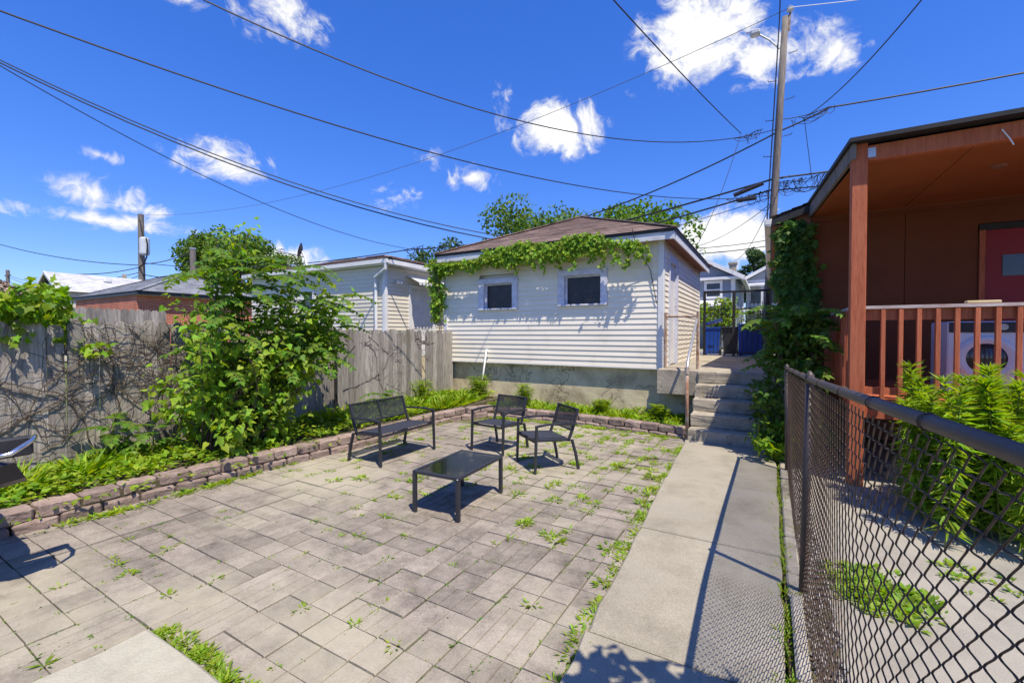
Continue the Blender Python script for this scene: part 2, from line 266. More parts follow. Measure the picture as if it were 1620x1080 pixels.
class MB:
    def __init__(s): s.V = []; s.F = []
    def add(s, V, F):
        k = len(s.V); s.V += [Vector(v) for v in V]; s.F += [tuple(i + k for i in f) for f in F]; return s
    def box(s, x0, x1, y0, y1, z0, z1):
        return s.add([(x0, y0, z0), (x1, y0, z0), (x1, y1, z0), (x0, y1, z0), (x0, y0, z1), (x1, y0, z1), (x1, y1, z1), (x0, y1, z1)],
                     [(0, 3, 2, 1), (4, 5, 6, 7), (0, 1, 5, 4), (1, 2, 6, 5), (2, 3, 7, 6), (3, 0, 4, 7)])
    def cbox(s, x0, x1, y0, y1, z0, z1, c=.01):      # chamfered box
        V = []; 
        for z, i in ((z0, c), (z0 + c, 0), (z1 - c, 0), (z1, c)):
            xa, xb, ya, yb = x0 + i, x1 - i, y0 + i, y1 - i
            V += [(xa + c, ya, z), (xb - c, ya, z), (xb, ya + c, z), (xb, yb - c, z), (xb - c, yb, z), (xa + c, yb, z), (xa, yb - c, z), (xa, ya + c, z)]
        F = [tuple(reversed(range(8))), tuple(range(24, 32))]
        for k in range(3):
            for i in range(8):
                j = (i + 1) % 8; F.append((k * 8 + i, k * 8 + j, k * 8 + 8 + j, k * 8 + 8 + i))
        return s.add(V, F)
    def bar(s, a, b, w, h=None, up=(0, 0, 1)):       # rectangular bar between two points
        a, b = Vector(a), Vector(b); h = h or w; d = (b - a).normalized(); u = Vector(up)
        if abs(d.dot(u)) > .95: u = Vector((0, 1, 0))
        x = d.cross(u).normalized() * (w / 2); y = x.cross(d).normalized() * (h / 2)
        V = [p + q for p in (a, b) for q in (-x - y, x - y, x + y, -x + y)]
        return s.add(V, [(0, 3, 2, 1), (4, 5, 6, 7), (0, 1, 5, 4), (1, 2, 6, 5), (2, 3, 7, 6), (3, 0, 4, 7)])
    def tube(s, P, r, n=6, cap=True):
        P = [Vector(p) for p in P]; rr = r if isinstance(r, (list, tuple)) else [r] * len(P)
        t = (P[1] - P[0]).normalized(); u = t.orthogonal().normalized(); V = []
        for i, p in enumerate(P):
            t2 = (P[min(i + 1, len(P) - 1)] - P[max(i - 1, 0)]).normalized(); u = (u - t2 * u.dot(t2)).normalized(); w = t2.cross(u)
            V += [p + (u * math.cos(2 * math.pi * k / n) + w * math.sin(2 * math.pi * k / n)) * rr[i] for k in range(n)]
        F = [(i * n + k, i * n + (k + 1) % n, (i + 1) * n + (k + 1) % n, (i + 1) * n + k) for i in range(len(P) - 1) for k in range(n)]
        if cap: F += [tuple(reversed(range(n))), tuple(range((len(P) - 1) * n, len(P) * n))]
        return s.add(V, F)
    def prism(s, poly, a, b):                        # poly: list of 3D points; extruded by vector b-a
        d = Vector(b) - Vector(a); n = len(poly); V = [Vector(p) for p in poly] + [Vector(p) + d for p in poly]
        return s.add(V, [tuple(reversed(range(n))), tuple(range(n, 2 * n))] + [(i, (i + 1) % n, n + (i + 1) % n, n + i) for i in range(n)])
    def disc(s, c, ax, r, h, n=20, r2=None):         # cylinder / cone frustum
        ax = Vector(ax).normalized(); return s.tube([Vector(c), Vector(c) + ax * h], [r, r if r2 is None else r2], n)
    def build(s, name, m, parent=None, origin=None, smooth=False, local=False):
        if local:
            me = mesh(name, s.V, s.F, m, smooth); o = bpy.data.objects.new(name, me); col.objects.link(o); o.parent = parent; WO[o] = Vector(); return o
        o0 = Vector(origin) if origin is not None else (WO[parent] if parent else Vector())
        me = mesh(name, [v - o0 for v in s.V], s.F, m, smooth); return link(name, me, parent, o0)
def B(x0, x1, y0, y1, z0, z1): return MB().box(x0, x1, y0, y1, z0, z1)
def fixn(o):
    bm = bmesh.new(); bm.from_mesh(o.data); bmesh.ops.recalc_face_normals(bm, faces=bm.faces); bm.to_mesh(o.data); bm.free(); return o
def rough_mesh(name, sx, sy, sz, cuts, jit, m, seed=0, bev=.012):
    bm = bmesh.new(); bmesh.ops.create_cube(bm, size=1)
    bmesh.ops.scale(bm, vec=(sx, sy, sz), verts=bm.verts)
    bmesh.ops.bevel(bm, geom=list(bm.edges), offset=bev, segments=1, affect='EDGES')
    if cuts: bmesh.ops.subdivide_edges(bm, edges=[e for e in bm.edges if e.calc_length() > max(.06, bev * 3)], cuts=cuts, use_grid_fill=True)
    for v in bm.verts:
        v.co += mnoise.noise_vector(v.co * 9 + Vector((seed * 3.1, seed * 1.7, 0))) * jit + mnoise.noise_vector(v.co * 30 + Vector((0, seed * 2.7, seed))) * jit * .5
    me = bpy.data.meshes.new(name); bm.to_mesh(me); bm.free(); me.materials.append(m); return me

# --- foliage
def _t(V, F): return np.array(V, float), F
T_HEART = _t([(0, 0.03, 0), (.3, -.04, .05), (.45, .24, .09), (.24, .62, .03), (0, 1.05, -.16), (-.24, .62, .03), (-.45, .24, .09), (-.3, -.04, .05), (0, .45, -.02)],
             [(0, 1, 2, 8), (8, 2, 3, 4), (8, 4, 5, 6), (0, 8, 6, 7)])
T_LEAF = _t([(0, 0, 0), (.28, .35, .07), (0, 1, -.1), (-.28, .35, .07), (0, .45, 0)], [(0, 1, 4), (1, 2, 4), (4, 2, 3), (0, 4, 3)])
T_NARROW = _t([(0, 0, 0), (.07, .35, .03), (0, 1, -.14), (-.07, .35, .03)], [(0, 1, 2), (0, 2, 3)])
T_WEED = _t([(0, 0, 0), (.13, .4, .04), (0, 1, -.12), (-.13, .4, .04)], [(0, 1, 2), (0, 2, 3)])
T_DIA = _t([(0, 0, 0), (.42, .45, .12), (0, 1, -.06), (-.42, .45, .12)], [(0, 1, 2), (0, 2, 3)])
T_IVY = _t([(0, 0, 0), (.34, -.1, .03), (.28, .2, .03), (.6, .42, .02), (.24, .55, .03), (0, 1, -.08), (-.24, .55, .03), (-.6, .42, .02), (-.28, .2, .03), (-.34, -.1, .03)],
           [(0, 1, 2), (0, 2, 4), (2, 3, 4), (0, 4, 5), (0, 5, 6), (6, 7, 8), (0, 6, 8), (0, 8, 9)])
def leaves(name, P, D, N, S, tmpl, m, parent=None, origin=None, kind=None):
    P = np.asarray(P, float); D = np.asarray(D, float); N = np.asarray(N, float); S = np.asarray(S, float); n = len(P)
    D = D / (np.linalg.norm(D, axis=1, keepdims=True) + 1e-9); X = np.cross(D, N); X /= np.linalg.norm(X, axis=1, keepdims=True) + 1e-9; Z = np.cross(X, D)
    tv, tf = tmpl; k = len(tv)
    V = P[:, None, :] + S[:, None, None] * (tv[None, :, 0, None] * X[:, None, :] + tv[None, :, 1, None] * D[:, None, :] + tv[None, :, 2, None] * Z[:, None, :])
    o0 = Vector(origin) if origin is not None else (WO[parent] if parent else Vector())
    V = V.reshape(-1, 3) - np.array(o0)
    me = bpy.data.meshes.new(name); me.vertices.add(n * k); me.vertices.foreach_set('co', V.ravel().astype(np.float32))
    ls = np.array([len(f) for f in tf]); li = np.concatenate([np.array(f) for f in tf])
    loops = (li[None, :] + (np.arange(n) * k)[:, None]).ravel(); starts1 = np.concatenate([[0], np.cumsum(ls)[:-1]])
    me.loops.add(len(loops)); me.loops.foreach_set('vertex_index', loops.astype(np.int32))
    me.polygons.add(n * len(tf)); me.polygons.foreach_set('loop_start', (starts1[None, :] + (np.arange(n) * len(li))[:, None]).ravel().astype(np.int32))
    me.update(calc_edges=True); me.materials.append(m)
    o = link(name, me, parent, o0)
    if kind: o['kind'] = kind
    return o
def rnd(n, s=1.0): return RNG.normal(size=(n, 3)) * s
def unit(a): return a / (np.linalg.norm(a, axis=1, keepdims=True) + 1e-9)
def curve(a, b, bend=(0, 0, 0), n=8):
    a, b, c = np.array(a, float), np.array(b, float), np.array(bend, float); t = np.linspace(0, 1, n)[:, None]
    return a * (1 - t) + b * t + c * 4 * t * (1 - t)
def frond(base, d, L, pairs, leaf, droop=.35):
    """a feather-like compound leaf: returns rachis points and leaflet arrays"""
    d = np.array(d, float); d /= np.linalg.norm(d); t = np.linspace(0, 1, pairs + 2)
    P = np.array(base)[None] + d[None] * (t * L)[:, None] + np.array([0, 0, -1])[None] * (droop * L * t ** 2)[:, None]
    tan = np.gradient(P, axis=0); tan = unit(tan); side = unit(np.cross(tan, np.array([[0, 0, 1.0]]))); nrm = np.cross(side, tan)
    lp, ld, ln, ls = [], [], [], []
    for i in range(1, len(t)):
        for s in (1, -1):
            lp.append(P[i]); ld.append(side[i] * s + tan[i] * .55 - np.array([0, 0, .25]) + RNG.normal(size=3) * .1); ln.append(nrm[i]); ls.append(leaf * (1.1 - .55 * t[i]) * RNG.uniform(.85, 1.15))
    lp.append(P[-1]); ld.append(tan[-1]); ln.append(nrm[-1]); ls.append(leaf * .7)
    return P, lp, ld, ln, ls
def cloud_leaves(centers, radii, per, size, up=.5):
    P, D, N, S = [], [], [], []
    for c, r in zip(centers, radii):
        n = int(per * (r ** 2)); 
        if n < 4: n = 4
        v = unit(rnd(n)); rad = r * RNG.uniform(.35, 1, (n, 1)) ** .5
        p = np.array(c) + v * rad * np.array([1, 1, .8]); P.append(p); N.append(v * .8 + np.array([0, 0, up]) + rnd(n, .5)); D.append(rnd(n) + v * .4 - np.array([0, 0, .35])); S.append(RNG.uniform(.7, 1.3, n) * size)
    return np.concatenate(P), np.concatenate(D), np.concatenate(N), np.concatenate(S)
def tree(name, base, height, crown_r, crown_z, crown_h, label, leafsize=.2, per=420, m='leaf_tree', nclump=60, seed=1, group='trees beyond the alley', cat='tree'):
    rs = np.random.default_rng(seed); base = np.array(base, float)
    e = empty(name, base, label, cat, group)
    cl, rad = [], []
    for i in range(nclump):
        v = rs.normal(size=3); v /= np.linalg.norm(v); q = rs.uniform(.35, 1) ** .5
        c = base + np.array([v[0] * crown_r * q, v[1] * crown_r * q, crown_z + v[2] * crown_h * q]); cl.append(c); rad.append(crown_r * rs.uniform(.16, .34))
    tr = MB(); top = base + np.array([0, 0, crown_z + crown_h * .3])
    tr.tube(curve(base - np.array([0, 0, .3]), top, (.3, .1, 0), 7), [crown_r * .075 * (1 - .75 * i / 6) for i in range(7)], 8)
    trunk = tr.build('trunk', M['bark'], e)
    lb = MB()
    for i in range(0, nclump, 3):
        st = base + np.array([0, 0, crown_z - crown_h * .6 + rs.uniform(0, .7) * crown_h]); lb.tube(curve(st, cl[i], (0, 0, .1 * crown_h), 5), [crown_r * .025, crown_r * .02, crown_r * .015, crown_r * .01, crown_r * .005], 5)
    lb.build('limbs', M['bark'], trunk)
    P, D, N, S = cloud_leaves(cl, rad, per * 2.6 / (crown_r * .25) ** 2 * .9, leafsize * .8)
    leaves('crown', P, D, N, S, T_DIA, M[m], e); return e

# ================================================================== SETTING
def struct(o): o['kind'] = 'structure'; return o
struct(B(-400, 400, -60, 500, -.5, -.08).build('ground', M['yardgrass']))
struct(B(-160, 60, 14.95, 24.2, -.3, .93).build('alley', M['yardconc']))
struct(B(-160, 60, 24.2, 120, -.3, .98).build('far_lots_ground', M['yardgrass']))
struct(B(.34, 12, -3, 9.0, -.3, .0).build('yard_pavement', M['yardconc']))

# patio: bedding sheet with the pavers as its pieces
patio = struct(B(-5.6, -.7, -1.5, 7.9, -.3, -.018).build('patio', M['joint']))
def paver_mesh(name, w, l, grooves):
    h, c, g = .07, .007, .005; xs = [(-w / 2, -h), (-w / 2, -c), (-w / 2 + c, 0)]
    for k in range(grooves):
        x = -w / 2 + w * (k + 1) / (grooves + 1); xs += [(x - g, 0), (x, -.012), (x + g, 0)]
    xs += [(w / 2 - c, 0), (w / 2, -c), (w / 2, -h)]
    o = MB().prism([(x, -l / 2, z) for x, z in xs], (0, 0, 0), (0, l, 0))
    return mesh(name, o.V, o.F, M['paver'])
PV = {}
def pv(w, l, g):
    if (w, l, g) not in PV: PV[(w, l, g)] = paver_mesh('paver', w, l, g)
    return PV[(w, l, g)]
pc = .405; j = .008; cells = []
for iy in range(-1, 19):
    for ix in range(0, 12):
        x = -5.33 + ix * pc; y = .12 + iy * pc
        if y > 7.42 or x > -.7 or y < .1: continue
        if y > 6.9 and x < -4.75: continue
        far = (x > -2.75 and y > 4.1); q = random.random(); s = pc / 2; w, h2 = pc - j, s - j
        if far: kind = 'four' if q < .7 else 'yy'
        else: kind = 'yy' if q < .4 else 'four' if q < .92 else 'one'
        if kind == 'one': cells.append((x, y, w, w, 3))
        elif kind == 'yy': cells += [(x, y - s / 2, w, h2, 1), (x, y + s / 2, w, h2, random.choice((1, 1, 1, 3)))]
        elif kind == 'xx': cells += [(x - s / 2, y, h2, w, random.choice((0, 1))), (x + s / 2, y, h2, w, 1)]
        else: cells += [(x + a * s / 2, y + b * s / 2, h2, h2, 0) for a in (-1, 1) for b in (-1, 1)]
cells = [c for c in cells if not (-1.75 < c[0] < -1.05 and c[2] * c[3] < .06 and c[1] > 3 and random.random() < .12)]
cells.sort(key=lambda c: (c[0]) ** 2 + (c[1]) ** 2)
rest = MB()
for i, (x, y, w, l, g) in enumerate(cells):
    zz = random.uniform(-.006, .006); rt = (random.uniform(-.006, .006), random.uniform(-.006, .006), random.uniform(-.012, .012))
    if i < 300: link('paver', pv(round(w, 3), round(l, 3), g), patio, (x + random.uniform(-.002, .002), y, zz), rt)
    else: rest.box(x - w / 2, x + w / 2, y - l / 2, y + l / 2, -.07, zz)
if rest.V: rest.build('far_pavers', M['paver'], patio)['kind'] = 'stuff'

# walk with its poured slabs
walk = struct(B(-1.1, .06, -.9, 7.3, -.3, -.02).build('path', M['soil']))
ys = [-1.2, .9, 2.35, 3.855, 5.35, 7.5]
def wl_x(y): return -.86 + (-1.13 + .86) * (y - 1.96) / 5.35
for a, b in zip(ys[:-1], ys[1:]):
    n = 6; V = []; poly = []
    g = .008; a2, b2 = a + g, b - g
    pts = [(wl_x(a2 + (b2 - a2) * k / n) + random.uniform(-.012, .012), a2 + (b2 - a2) * k / n) for k in range(n + 1)] + [(.085 + random.uniform(-.01, .01), b2 - (b2 - a2) * k / n) for k in range(n + 1)]
    bm = MB(); top = .034 + random.uniform(-.004, .004); cx = -.45; cy = (a + b) / 2
    inn = [(x + (.012 if x < cx else -.012), y + (.012 if y < cy else -.012) * (1 if k in (0, n, n + 1, 2 * n + 1) else 0)) for k, (x, y) in enumerate(pts)]
    m_ = len(pts); V = [(x, y, -.1) for x, y in pts] + [(x, y, top - .012) for x, y in pts] + [(x, y, top) for x, y in inn]
    F = [(k, (k + 1) % m_, m_ + (k + 1) % m_, m_ + k) for k in range(m_)] + [(m_ + k, m_ + (k + 1) % m_, 2 * m_ + (k + 1) % m_, 2 * m_ + k) for k in range(m_)] + [tuple(range(2 * m_, 3 * m_))]
    o = MB().add(V, F).build('slab', M['walk'], walk, (0, 0, 0)); fixn(o)

# rough kerb strip and gravel under the chain link fence
kerb = MB()
yy = -.5
while yy < 6.9:
    L = random.uniform(.5, 1.1); kerb.cbox(.12 + random.uniform(-.008, .008), .2 + random.uniform(-.01, .012), yy, yy + L - .015, -.12, .03 + random.uniform(-.012, .02), .012); yy += L
k = kerb.build('kerb', M['oldconc']); struct(k)
n = 1500; P = np.stack([RNG.uniform(.2, .36, n), RNG.uniform(.6, 6.9, n), RNG.uniform(-.005, .03, n)], 1)
gt = _t([(1, 0, 0), (0, 1, 0), (-1, 0, 0), (0, -1, 0), (.1, .1, .8), (0, 0, -.6)], [(0, 1, 4), (1, 2, 4), (2, 3, 4), (3, 0, 4), (1, 0, 5), (2, 1, 5), (3, 2, 5), (0, 3, 5)])
o = leaves('gravel', P, rnd(n), rnd(n), RNG.uniform(.006, .02, n), gt, M['gravel']); props(o, 'grey gravel strip along the foot of the chain link fence', None, kind='stuff')
struct(B(.1, .36, -.5, 7.0, -.2, -.004).build('gravel_bed', M['soil']))

# planting bed
struct(B(-7.6, -5.52, -1.2, 9.1, -.2, .17).build('planting_bed', M['soil']))
struct(B(-5.52, -1.13, 7.86, 9.12, -.2, .07).build('far_planting_bed', M['soil']))

# low retaining wall: two courses of split-face blocks
def polyline(pts, step):
    out = []; pts = [Vector(p) for p in pts]
    d = 0; nxt = 0
    for a, b in zip(pts[:-1], pts[1:]):
        L = (b - a).length
        while nxt <= d + L:
            out.append((a + (b - a) * ((nxt - d) / L), (b - a).normalized())); nxt += step
        d += L
    return out
wall = empty('retaining_wall', (-5.45, 3, 0), 'low garden wall of split mauve concrete blocks around the planting bed', 'wall')
bmesh_v = [rough_mesh('block', .285, .18, .12, 2, .010, M['block'], s, .018) for s in range(5)]
path_l = [(-5.5, -.9), (-5.53, .9), (-5.58, 2.0), (-5.47, 3.2), (-5.36, 4.4), (-5.42, 6.3), (-5.36, 7.0), (-5.12, 7.5), (-4.6, 7.8), (-3.9, 7.87), (-3.0, 7.86), (-2.0, 7.74), (-1.2, 7.62)]
for c in range(2):
    pts = polyline([(x, y, 0) for x, y in path_l], .302)
    for i, (p, d) in enumerate(pts):
        nrm = Vector((-d.y, d.x, 0)); ang = math.atan2(d.y, d.x); sh = .151 * c
        loc = p + d * sh + nrm * (.03 * c - .0 + random.uniform(-.008, .008)); loc.z = .03 + .121 * c + random.uniform(-.006, .004) - (.03 if p.x > -4.9 else 0)
        link('block', bmesh_v[(i * 3 + c * 2) % 5], wall, loc, (random.uniform(-.02, .02), random.uniform(-.02, .02), ang + random.uniform(-.03, .03)))
struct(wall) if False else None

# pale stone step at the near left corner
me = rough_mesh('doorstep_slab', 1.9, 1.5, .13, 6, .012, M['slab'], 3, .014)
o = link('doorstep_slab', me, None, (-2.03, .34, .0)); props(o, 'pale worn concrete doorstep slab at the near edge of the patio', 'slab')

# concrete stairs
st = empty('concrete_stairs', (-.5, 7.4, 0), 'five worn concrete steps rising beside the garage to the alley gate', 'stairs')
for i in range(5):
    me = rough_mesh('step', 1.32, .36, .206, 5, .012, M['oldconc'], i + 1, .016)
    link('step', me, st, (-.44, 7.35 + .27 * i + .18, .207 * i + .103))
MB().box(-1.08, .2, 7.72, 8.7, -.1, .2).build('core', M['oldconc'], st)
MB().box(-1.86, -1.09, 8.93, 9.14, -.1, 1.035).build('side_wall', M['found'], st)
MB().box(-1.1, -1.0, 8.1, 8.95, -.1, .8).build('flank_wall', M['oldconc'], st)
struct(B(-1.80, .3, 8.46, 14.97, .6, 1.036).build('landing', M['oldconc']))
MB().box(.21, .36, 7.35, 9.02, -.1, .9).build('right_wall', M['oldconc'], st)

# ================================================================== siding, roofs
def siding(parent, axis, fixed, a0, a1, z0, z1, course, holes, m, joined=False):
    cache = {}; z = z0; big = MB()
    while z < z1 - .03:
        segs = [(a0, a1)]
        for (h0, h1, hz0, hz1) in holes:
            if z + course > hz0 + .01 and z < hz1 - .01:
                ns = []
                for s0, s1 in segs:
                    if h1 <= s0 or h0 >= s1: ns.append((s0, s1)); continue
                    if h0 > s0: ns.append((s0, h0))
                    if h1 < s1: ns.append((h1, s1))
                segs = ns
        hh = min(course + .006, z1 - z); extra_ = []
        for (h0, h1, hz0, hz1) in holes:
            if z + .012 < hz1 < z + course - .004: extra_.append((h0, h1, hz1, z + hh))
            if z + .012 < hz0 < z + course - .004: extra_.append((h0, h1, z, hz0))
        for (h0, h1, q0, q1) in extra_:
            h0, h1 = max(h0, a0), min(h1, a1)
            if axis == 'y-': mbp = MB().box(h0, h1, fixed + .001, fixed + .045, q0, q1)
            else: mbp = MB().box(fixed - .045, fixed - .001, h0, h1, q0, q1)
            if joined: big.V, big.F = big.V, big.F
            else: mbp.build('siding_board', m, parent, (h0 if axis == 'y-' else fixed, fixed if axis == 'y-' else h0, q0))
        for s0, s1 in segs:
            L = round(s1 - s0, 3); key = (L, round(hh, 3))
            prof = [(0, 0), (.02, -.003), (.045, 0), (.045, hh), (.016, hh)]
            if axis == 'y-': poly = [(0, y, q) for y, q in prof]; ext = (L, 0, 0); org = (s0, fixed, z)
            else: poly = [(-y, 0, q) for y, q in prof]; ext = (0, L, 0); org = (fixed, s0, z)
            if joined: big.prism([Vector(p) + Vector(org) for p in poly], (0, 0, 0), ext); continue
            if key not in cache:
                mb = MB().prism(poly, (0, 0, 0), ext); cache[key] = mesh('siding_board', mb.V, mb.F, m)
            link('siding_board', cache[key], parent, org)
        z += course
    if joined: fixn(big.build('siding', m, parent))
def courses(mb, A, Bp, Cp, D, n, lift=.014):
    A, Bp, Cp, D = map(Vector, (A, Bp, Cp, D)); nr = (Bp - A).cross(D - A).normalized()
    if nr.z < 0: nr = -nr
    for k in range(n):
        t0, t1 = k / n, (k + 1) / n; a = A.lerp(D, t0); b = Bp.lerp(Cp, t0); c = Bp.lerp(Cp, t1); d = A.lerp(D, t1)
        w = nr * (lift * random.uniform(.85, 1.15))
        mb.add([a, b, a + w, b + w, c + nr * .002, d + nr * .002], [(0, 1, 3, 2), (2, 3, 4, 5)])
def hip(parent, x0, x1, y0, y1, ze, zp, ridge, m, n, name='roof', thick=.05, wavy=0):
    """ridge: ((xa,ya),(xb,yb)) along X; equal points give a pyramid"""
    (xa, ya), (xb, yb) = ridge; a, b = (xa, ya, zp), (xb, yb, zp); mb = MB(); z = ze
    courses(mb, (x0, y0, z), (x1, y0, z), b, a, n); courses(mb, (x1, y0, z), (x1, y1, z), b, b, n); courses(mb, (x1, y1, z), (x0, y1, z), a, b, n); courses(mb, (x0, y1, z), (x0, y0, z), a, a, n)
    o = mb.build(name, m, parent); o['kind'] = 'stuff'
    deck = MB().box(x0 + .01, x1 - .01, y0 + .01, y1 - .01, ze - thick, ze - .004).build('roof_edge', M['wire'], parent)
    cap = MB()
    for q in ((x0, y0), (x1, y0), (x1, y1), (x0, y1)):
        t = a if q[0] == x0 else b; cap.bar((q[0], q[1], z + .02), (t[0], t[1], t[2] + .02), .2, .02)
    if xa != xb: cap.bar((xa, ya, zp + .03), (xb, yb, zp + .03), .2, .02)
    cap.build('ridge_cap', m, parent)

# ================================================================== GARAGE
g = empty('garage', (-4.5, 9.0, 0), 'white sided garage with brown hip roof and two small dark windows, above a cracked foundation', 'garage')
GX0, GX1, GY0, GY1, GZ0, GZ1 = -7.27, -1.8, 9.0, 14.2, 1.02, 3.56
B(GX0 + .06, GX1 - .04, GY0 + .125, GY1, -.1, GZ0).build('foundation', M['found'], g)
B(GX0 + .03, GX1 - .12, GY0 + .12, GY1 - .03, GZ0 - .005, GZ1 + .1).build('wall_core', M['siding'], g)
B(GX0, GX1, GY0 - .004, GY0 + .125, GZ0 - .025, GZ0 - .002).build('sill_flashing', M['trim'], g)
wins = [(-6.17, -5.08, 2.27, 3.02), (-4.05, -2.93, 2.30, 3.08)]
siding(g, 'y-', GY0, GX0 + .1, GX1 - .11, GZ0, GZ1, .1105, [(a, b, c, d) for a, b, c, d in wins], M['siding'])
siding(g, 'x+', GX1, GY0 + .11, GY1 - .05, GZ0, GZ1, .1105, [(9.52, 10.47, 1.0, 3.34)], M['siding'])
siding(g, 'y-', GY1 - .05, GX0, GX1, GZ0, GZ1, 2.6, [], M['siding'], True)
B(GX0 + .005, GX0 + .06, GY0 + .02, GY1 - .06, GZ0, GZ1).build('left_wall', M['siding'], g)
for nm, x in (('corner_trim', GX0), ('corner_trim', GX1 - .11)):
    MB().cbox(x, x + .115, GY0 - .012, GY0 + .11, GZ0 - .03, GZ1, .006).build(nm, M['trim'], g)
for (a, b, c, d) in wins:
    t = .15; fr = MB()
    fr.cbox(a, b, GY0 - .035, GY0 + .1, d - t * .8, d, .006).cbox(a, a + t, GY0 - .032, GY0 + .1, c + .03, d - t * .8, .006).cbox(b - t, b, GY0 - .032, GY0 + .1, c + .03, d - t * .8, .006)
    w = fr.build('window', M['peel'], g)
    MB().cbox(a + .01, b - .01, GY0 - .065, GY0 + .11, c, c + .035, .006).build('sill', M['peel'], w)
    MB().box(a + t, b - t, GY0 + .095, GY0 + .105, c + .035, d - t * .8).build('pane', M['dusty'], w)
    sash = MB(); s = .035
    sash.box(a + t, b - t, GY0 + .06, GY0 + .094, d - t * .8 - s, d - t * .8).box(a + t, a + t + s, GY0 + .06, GY0 + .094, c + .035, d - t * .8 - s).box(b - t - s * .6, b - t, GY0 + .06, GY0 + .094, c + .035, d - t * .8 - s)
    sash.build('sash', M['peel'], w)
dr = MB().box(GX1 - .09, GX1 - .045, 9.6, 10.38, 1.045, 3.2).build('door', M['trim'], g)
MB().box(GX1 - .1, GX1 + .02, 9.5, 9.6, 1.04, 3.33).box(GX1 - .1, GX1 + .02, 10.38, 10.49, 1.04, 3.33).box(GX1 - .1, GX1 + .018, 9.6, 10.38, 3.2, 3.33).build('frame', M['peel'], dr)
MB().tube([(GX1 - .05, 9.68, 2.0), (GX1 + .0, 9.68, 2.0)], [.015, .03], 8).build('handle', M['galv'], dr)
EX0, EX1, EY0, EY1, EZ = -7.40, -1.54, 8.76, 14.45, 3.70
hip(g, EX0, EX1, EY0, EY1, EZ, 4.92, ((-4.5, 11.6), (-4.5, 11.6)), M['shingle'], 22)
fz0 = 3.50
B(EX0 + .03, EX1 - .03, EY0 + .03, EY0 + .055, fz0, EZ - .055).build('fascia', M['fascia'], g)
B(EX1 - .055, EX1 - .03, EY0 + .055, EY1 - .04, fz0, EZ - .055).build('fascia', M['fascia'], g)
B(EX0 + .03, EX0 + .055, EY0 + .055, EY1 - .04, fz0, EZ - .055).build('fascia', M['fascia'], g)
B(EX0 + .06, EX1 - .06, EY0 + .057, GY0 + .05, fz0 + .055, fz0 + .075).build('soffit', M['soffit'], g)
B(GX1 - .05, EX1 - .06, GY0 + .05, EY1 - .06, fz0 + .055, fz0 + .075).build('soffit', M['soffit'], g)
# thin power drop on the wall
mb = MB(); mb.tube([(-2.35, 8.74, 3.75), (-2.3, 8.74, 3.5), (-2.05, 8.97, 2.95), (-1.93, 8.98, 2.3)], .008, 5); mb.build('wall_cable', M['wire'], g)

# leaning white pipe
o = MB().tube([(-6.02, 8.78, .14), (-5.97, 8.88, .75), (-5.93, 8.965, 1.33)], .022, 8).tube([(-5.96, 8.96, 1.30), (-5.86, 8.95, 1.25)], .018, 6).build('white_pipe', M['trim'], None, (-6.02, 8.78, .14), True)
props(o, 'thin white pipe leaning against the garage foundation', 'pipe')

# handrail and small chain-link panel at the stairs
hr = empty('stair_handrail', (-1.13, 7.47, 0), 'rusty pipe post with galvanised handrail along the left of the stairs', 'handrail')
MB().tube([(-1.12, 7.47, 0), (-1.13, 7.47, 1.14)], .026, 8).build('post', M['rust'], hr, smooth=True)
MB().tube([(-1.13, 7.46, 1.08), (-1.15, 7.75, 1.3), (-1.17, 8.84, 1.96)], .025, 8).build('rail', M['galv'], hr, smooth=True)
MB().tube([(-1.13, 7.47, 1.06), (-1.13, 7.47, 1.17)], .036, 8).build('clamp', M['rust'], hr)
cp = empty('stub_link_fence', (-1.45, 8.92, 1.03), 'small rusty chain link fence section between garage corner and stairs', 'fence')
MB().tube([(-1.76, 8.9, 2.03), (-1.16, 8.9, 2.03)], .022, 8).build('top_rail', M['rust'], cp)
for x in (-1.74, -1.16): MB().tube([(x, 8.9, .95), (x, 8.9, 2.1)], .025, 8).build('post', M['rust'], cp)
def linkmesh(P, ncol, nrow, r, sides=4, amp=.55, sub=3, off=.004):
    """woven zigzag wires over a patch P(u,v) (returns point, normal); u,v in cells"""
    mb = MB()
    for c in range(ncol):
        pts = []
        for k in range(nrow * sub + 1):
            v = k / sub; ph = v % 2; tri = ph if ph < 1 else 2 - ph
            tri = .5 - .5 * math.cos(math.pi * tri) * (.72) - (tri - .5) * -.28 + 0
            s = -1 if c % 2 else 1
            u = c + .5 + s * (tri - .5) * 2 * amp
            p, nr = P(u, v); pts.append(p + nr * (off * math.cos(math.pi * v) * s))
        mb.tube(pts, r, sides, False)
    return mb
linkmesh(lambda u, v: (Vector((-1.72 + u * .036, 8.9, 1.05 + v * .036)), Vector((0, 1, 0))), 15, 26, .0022, 3).build('wire_mesh', M['galv'], cp)['kind'] = 'stuff'

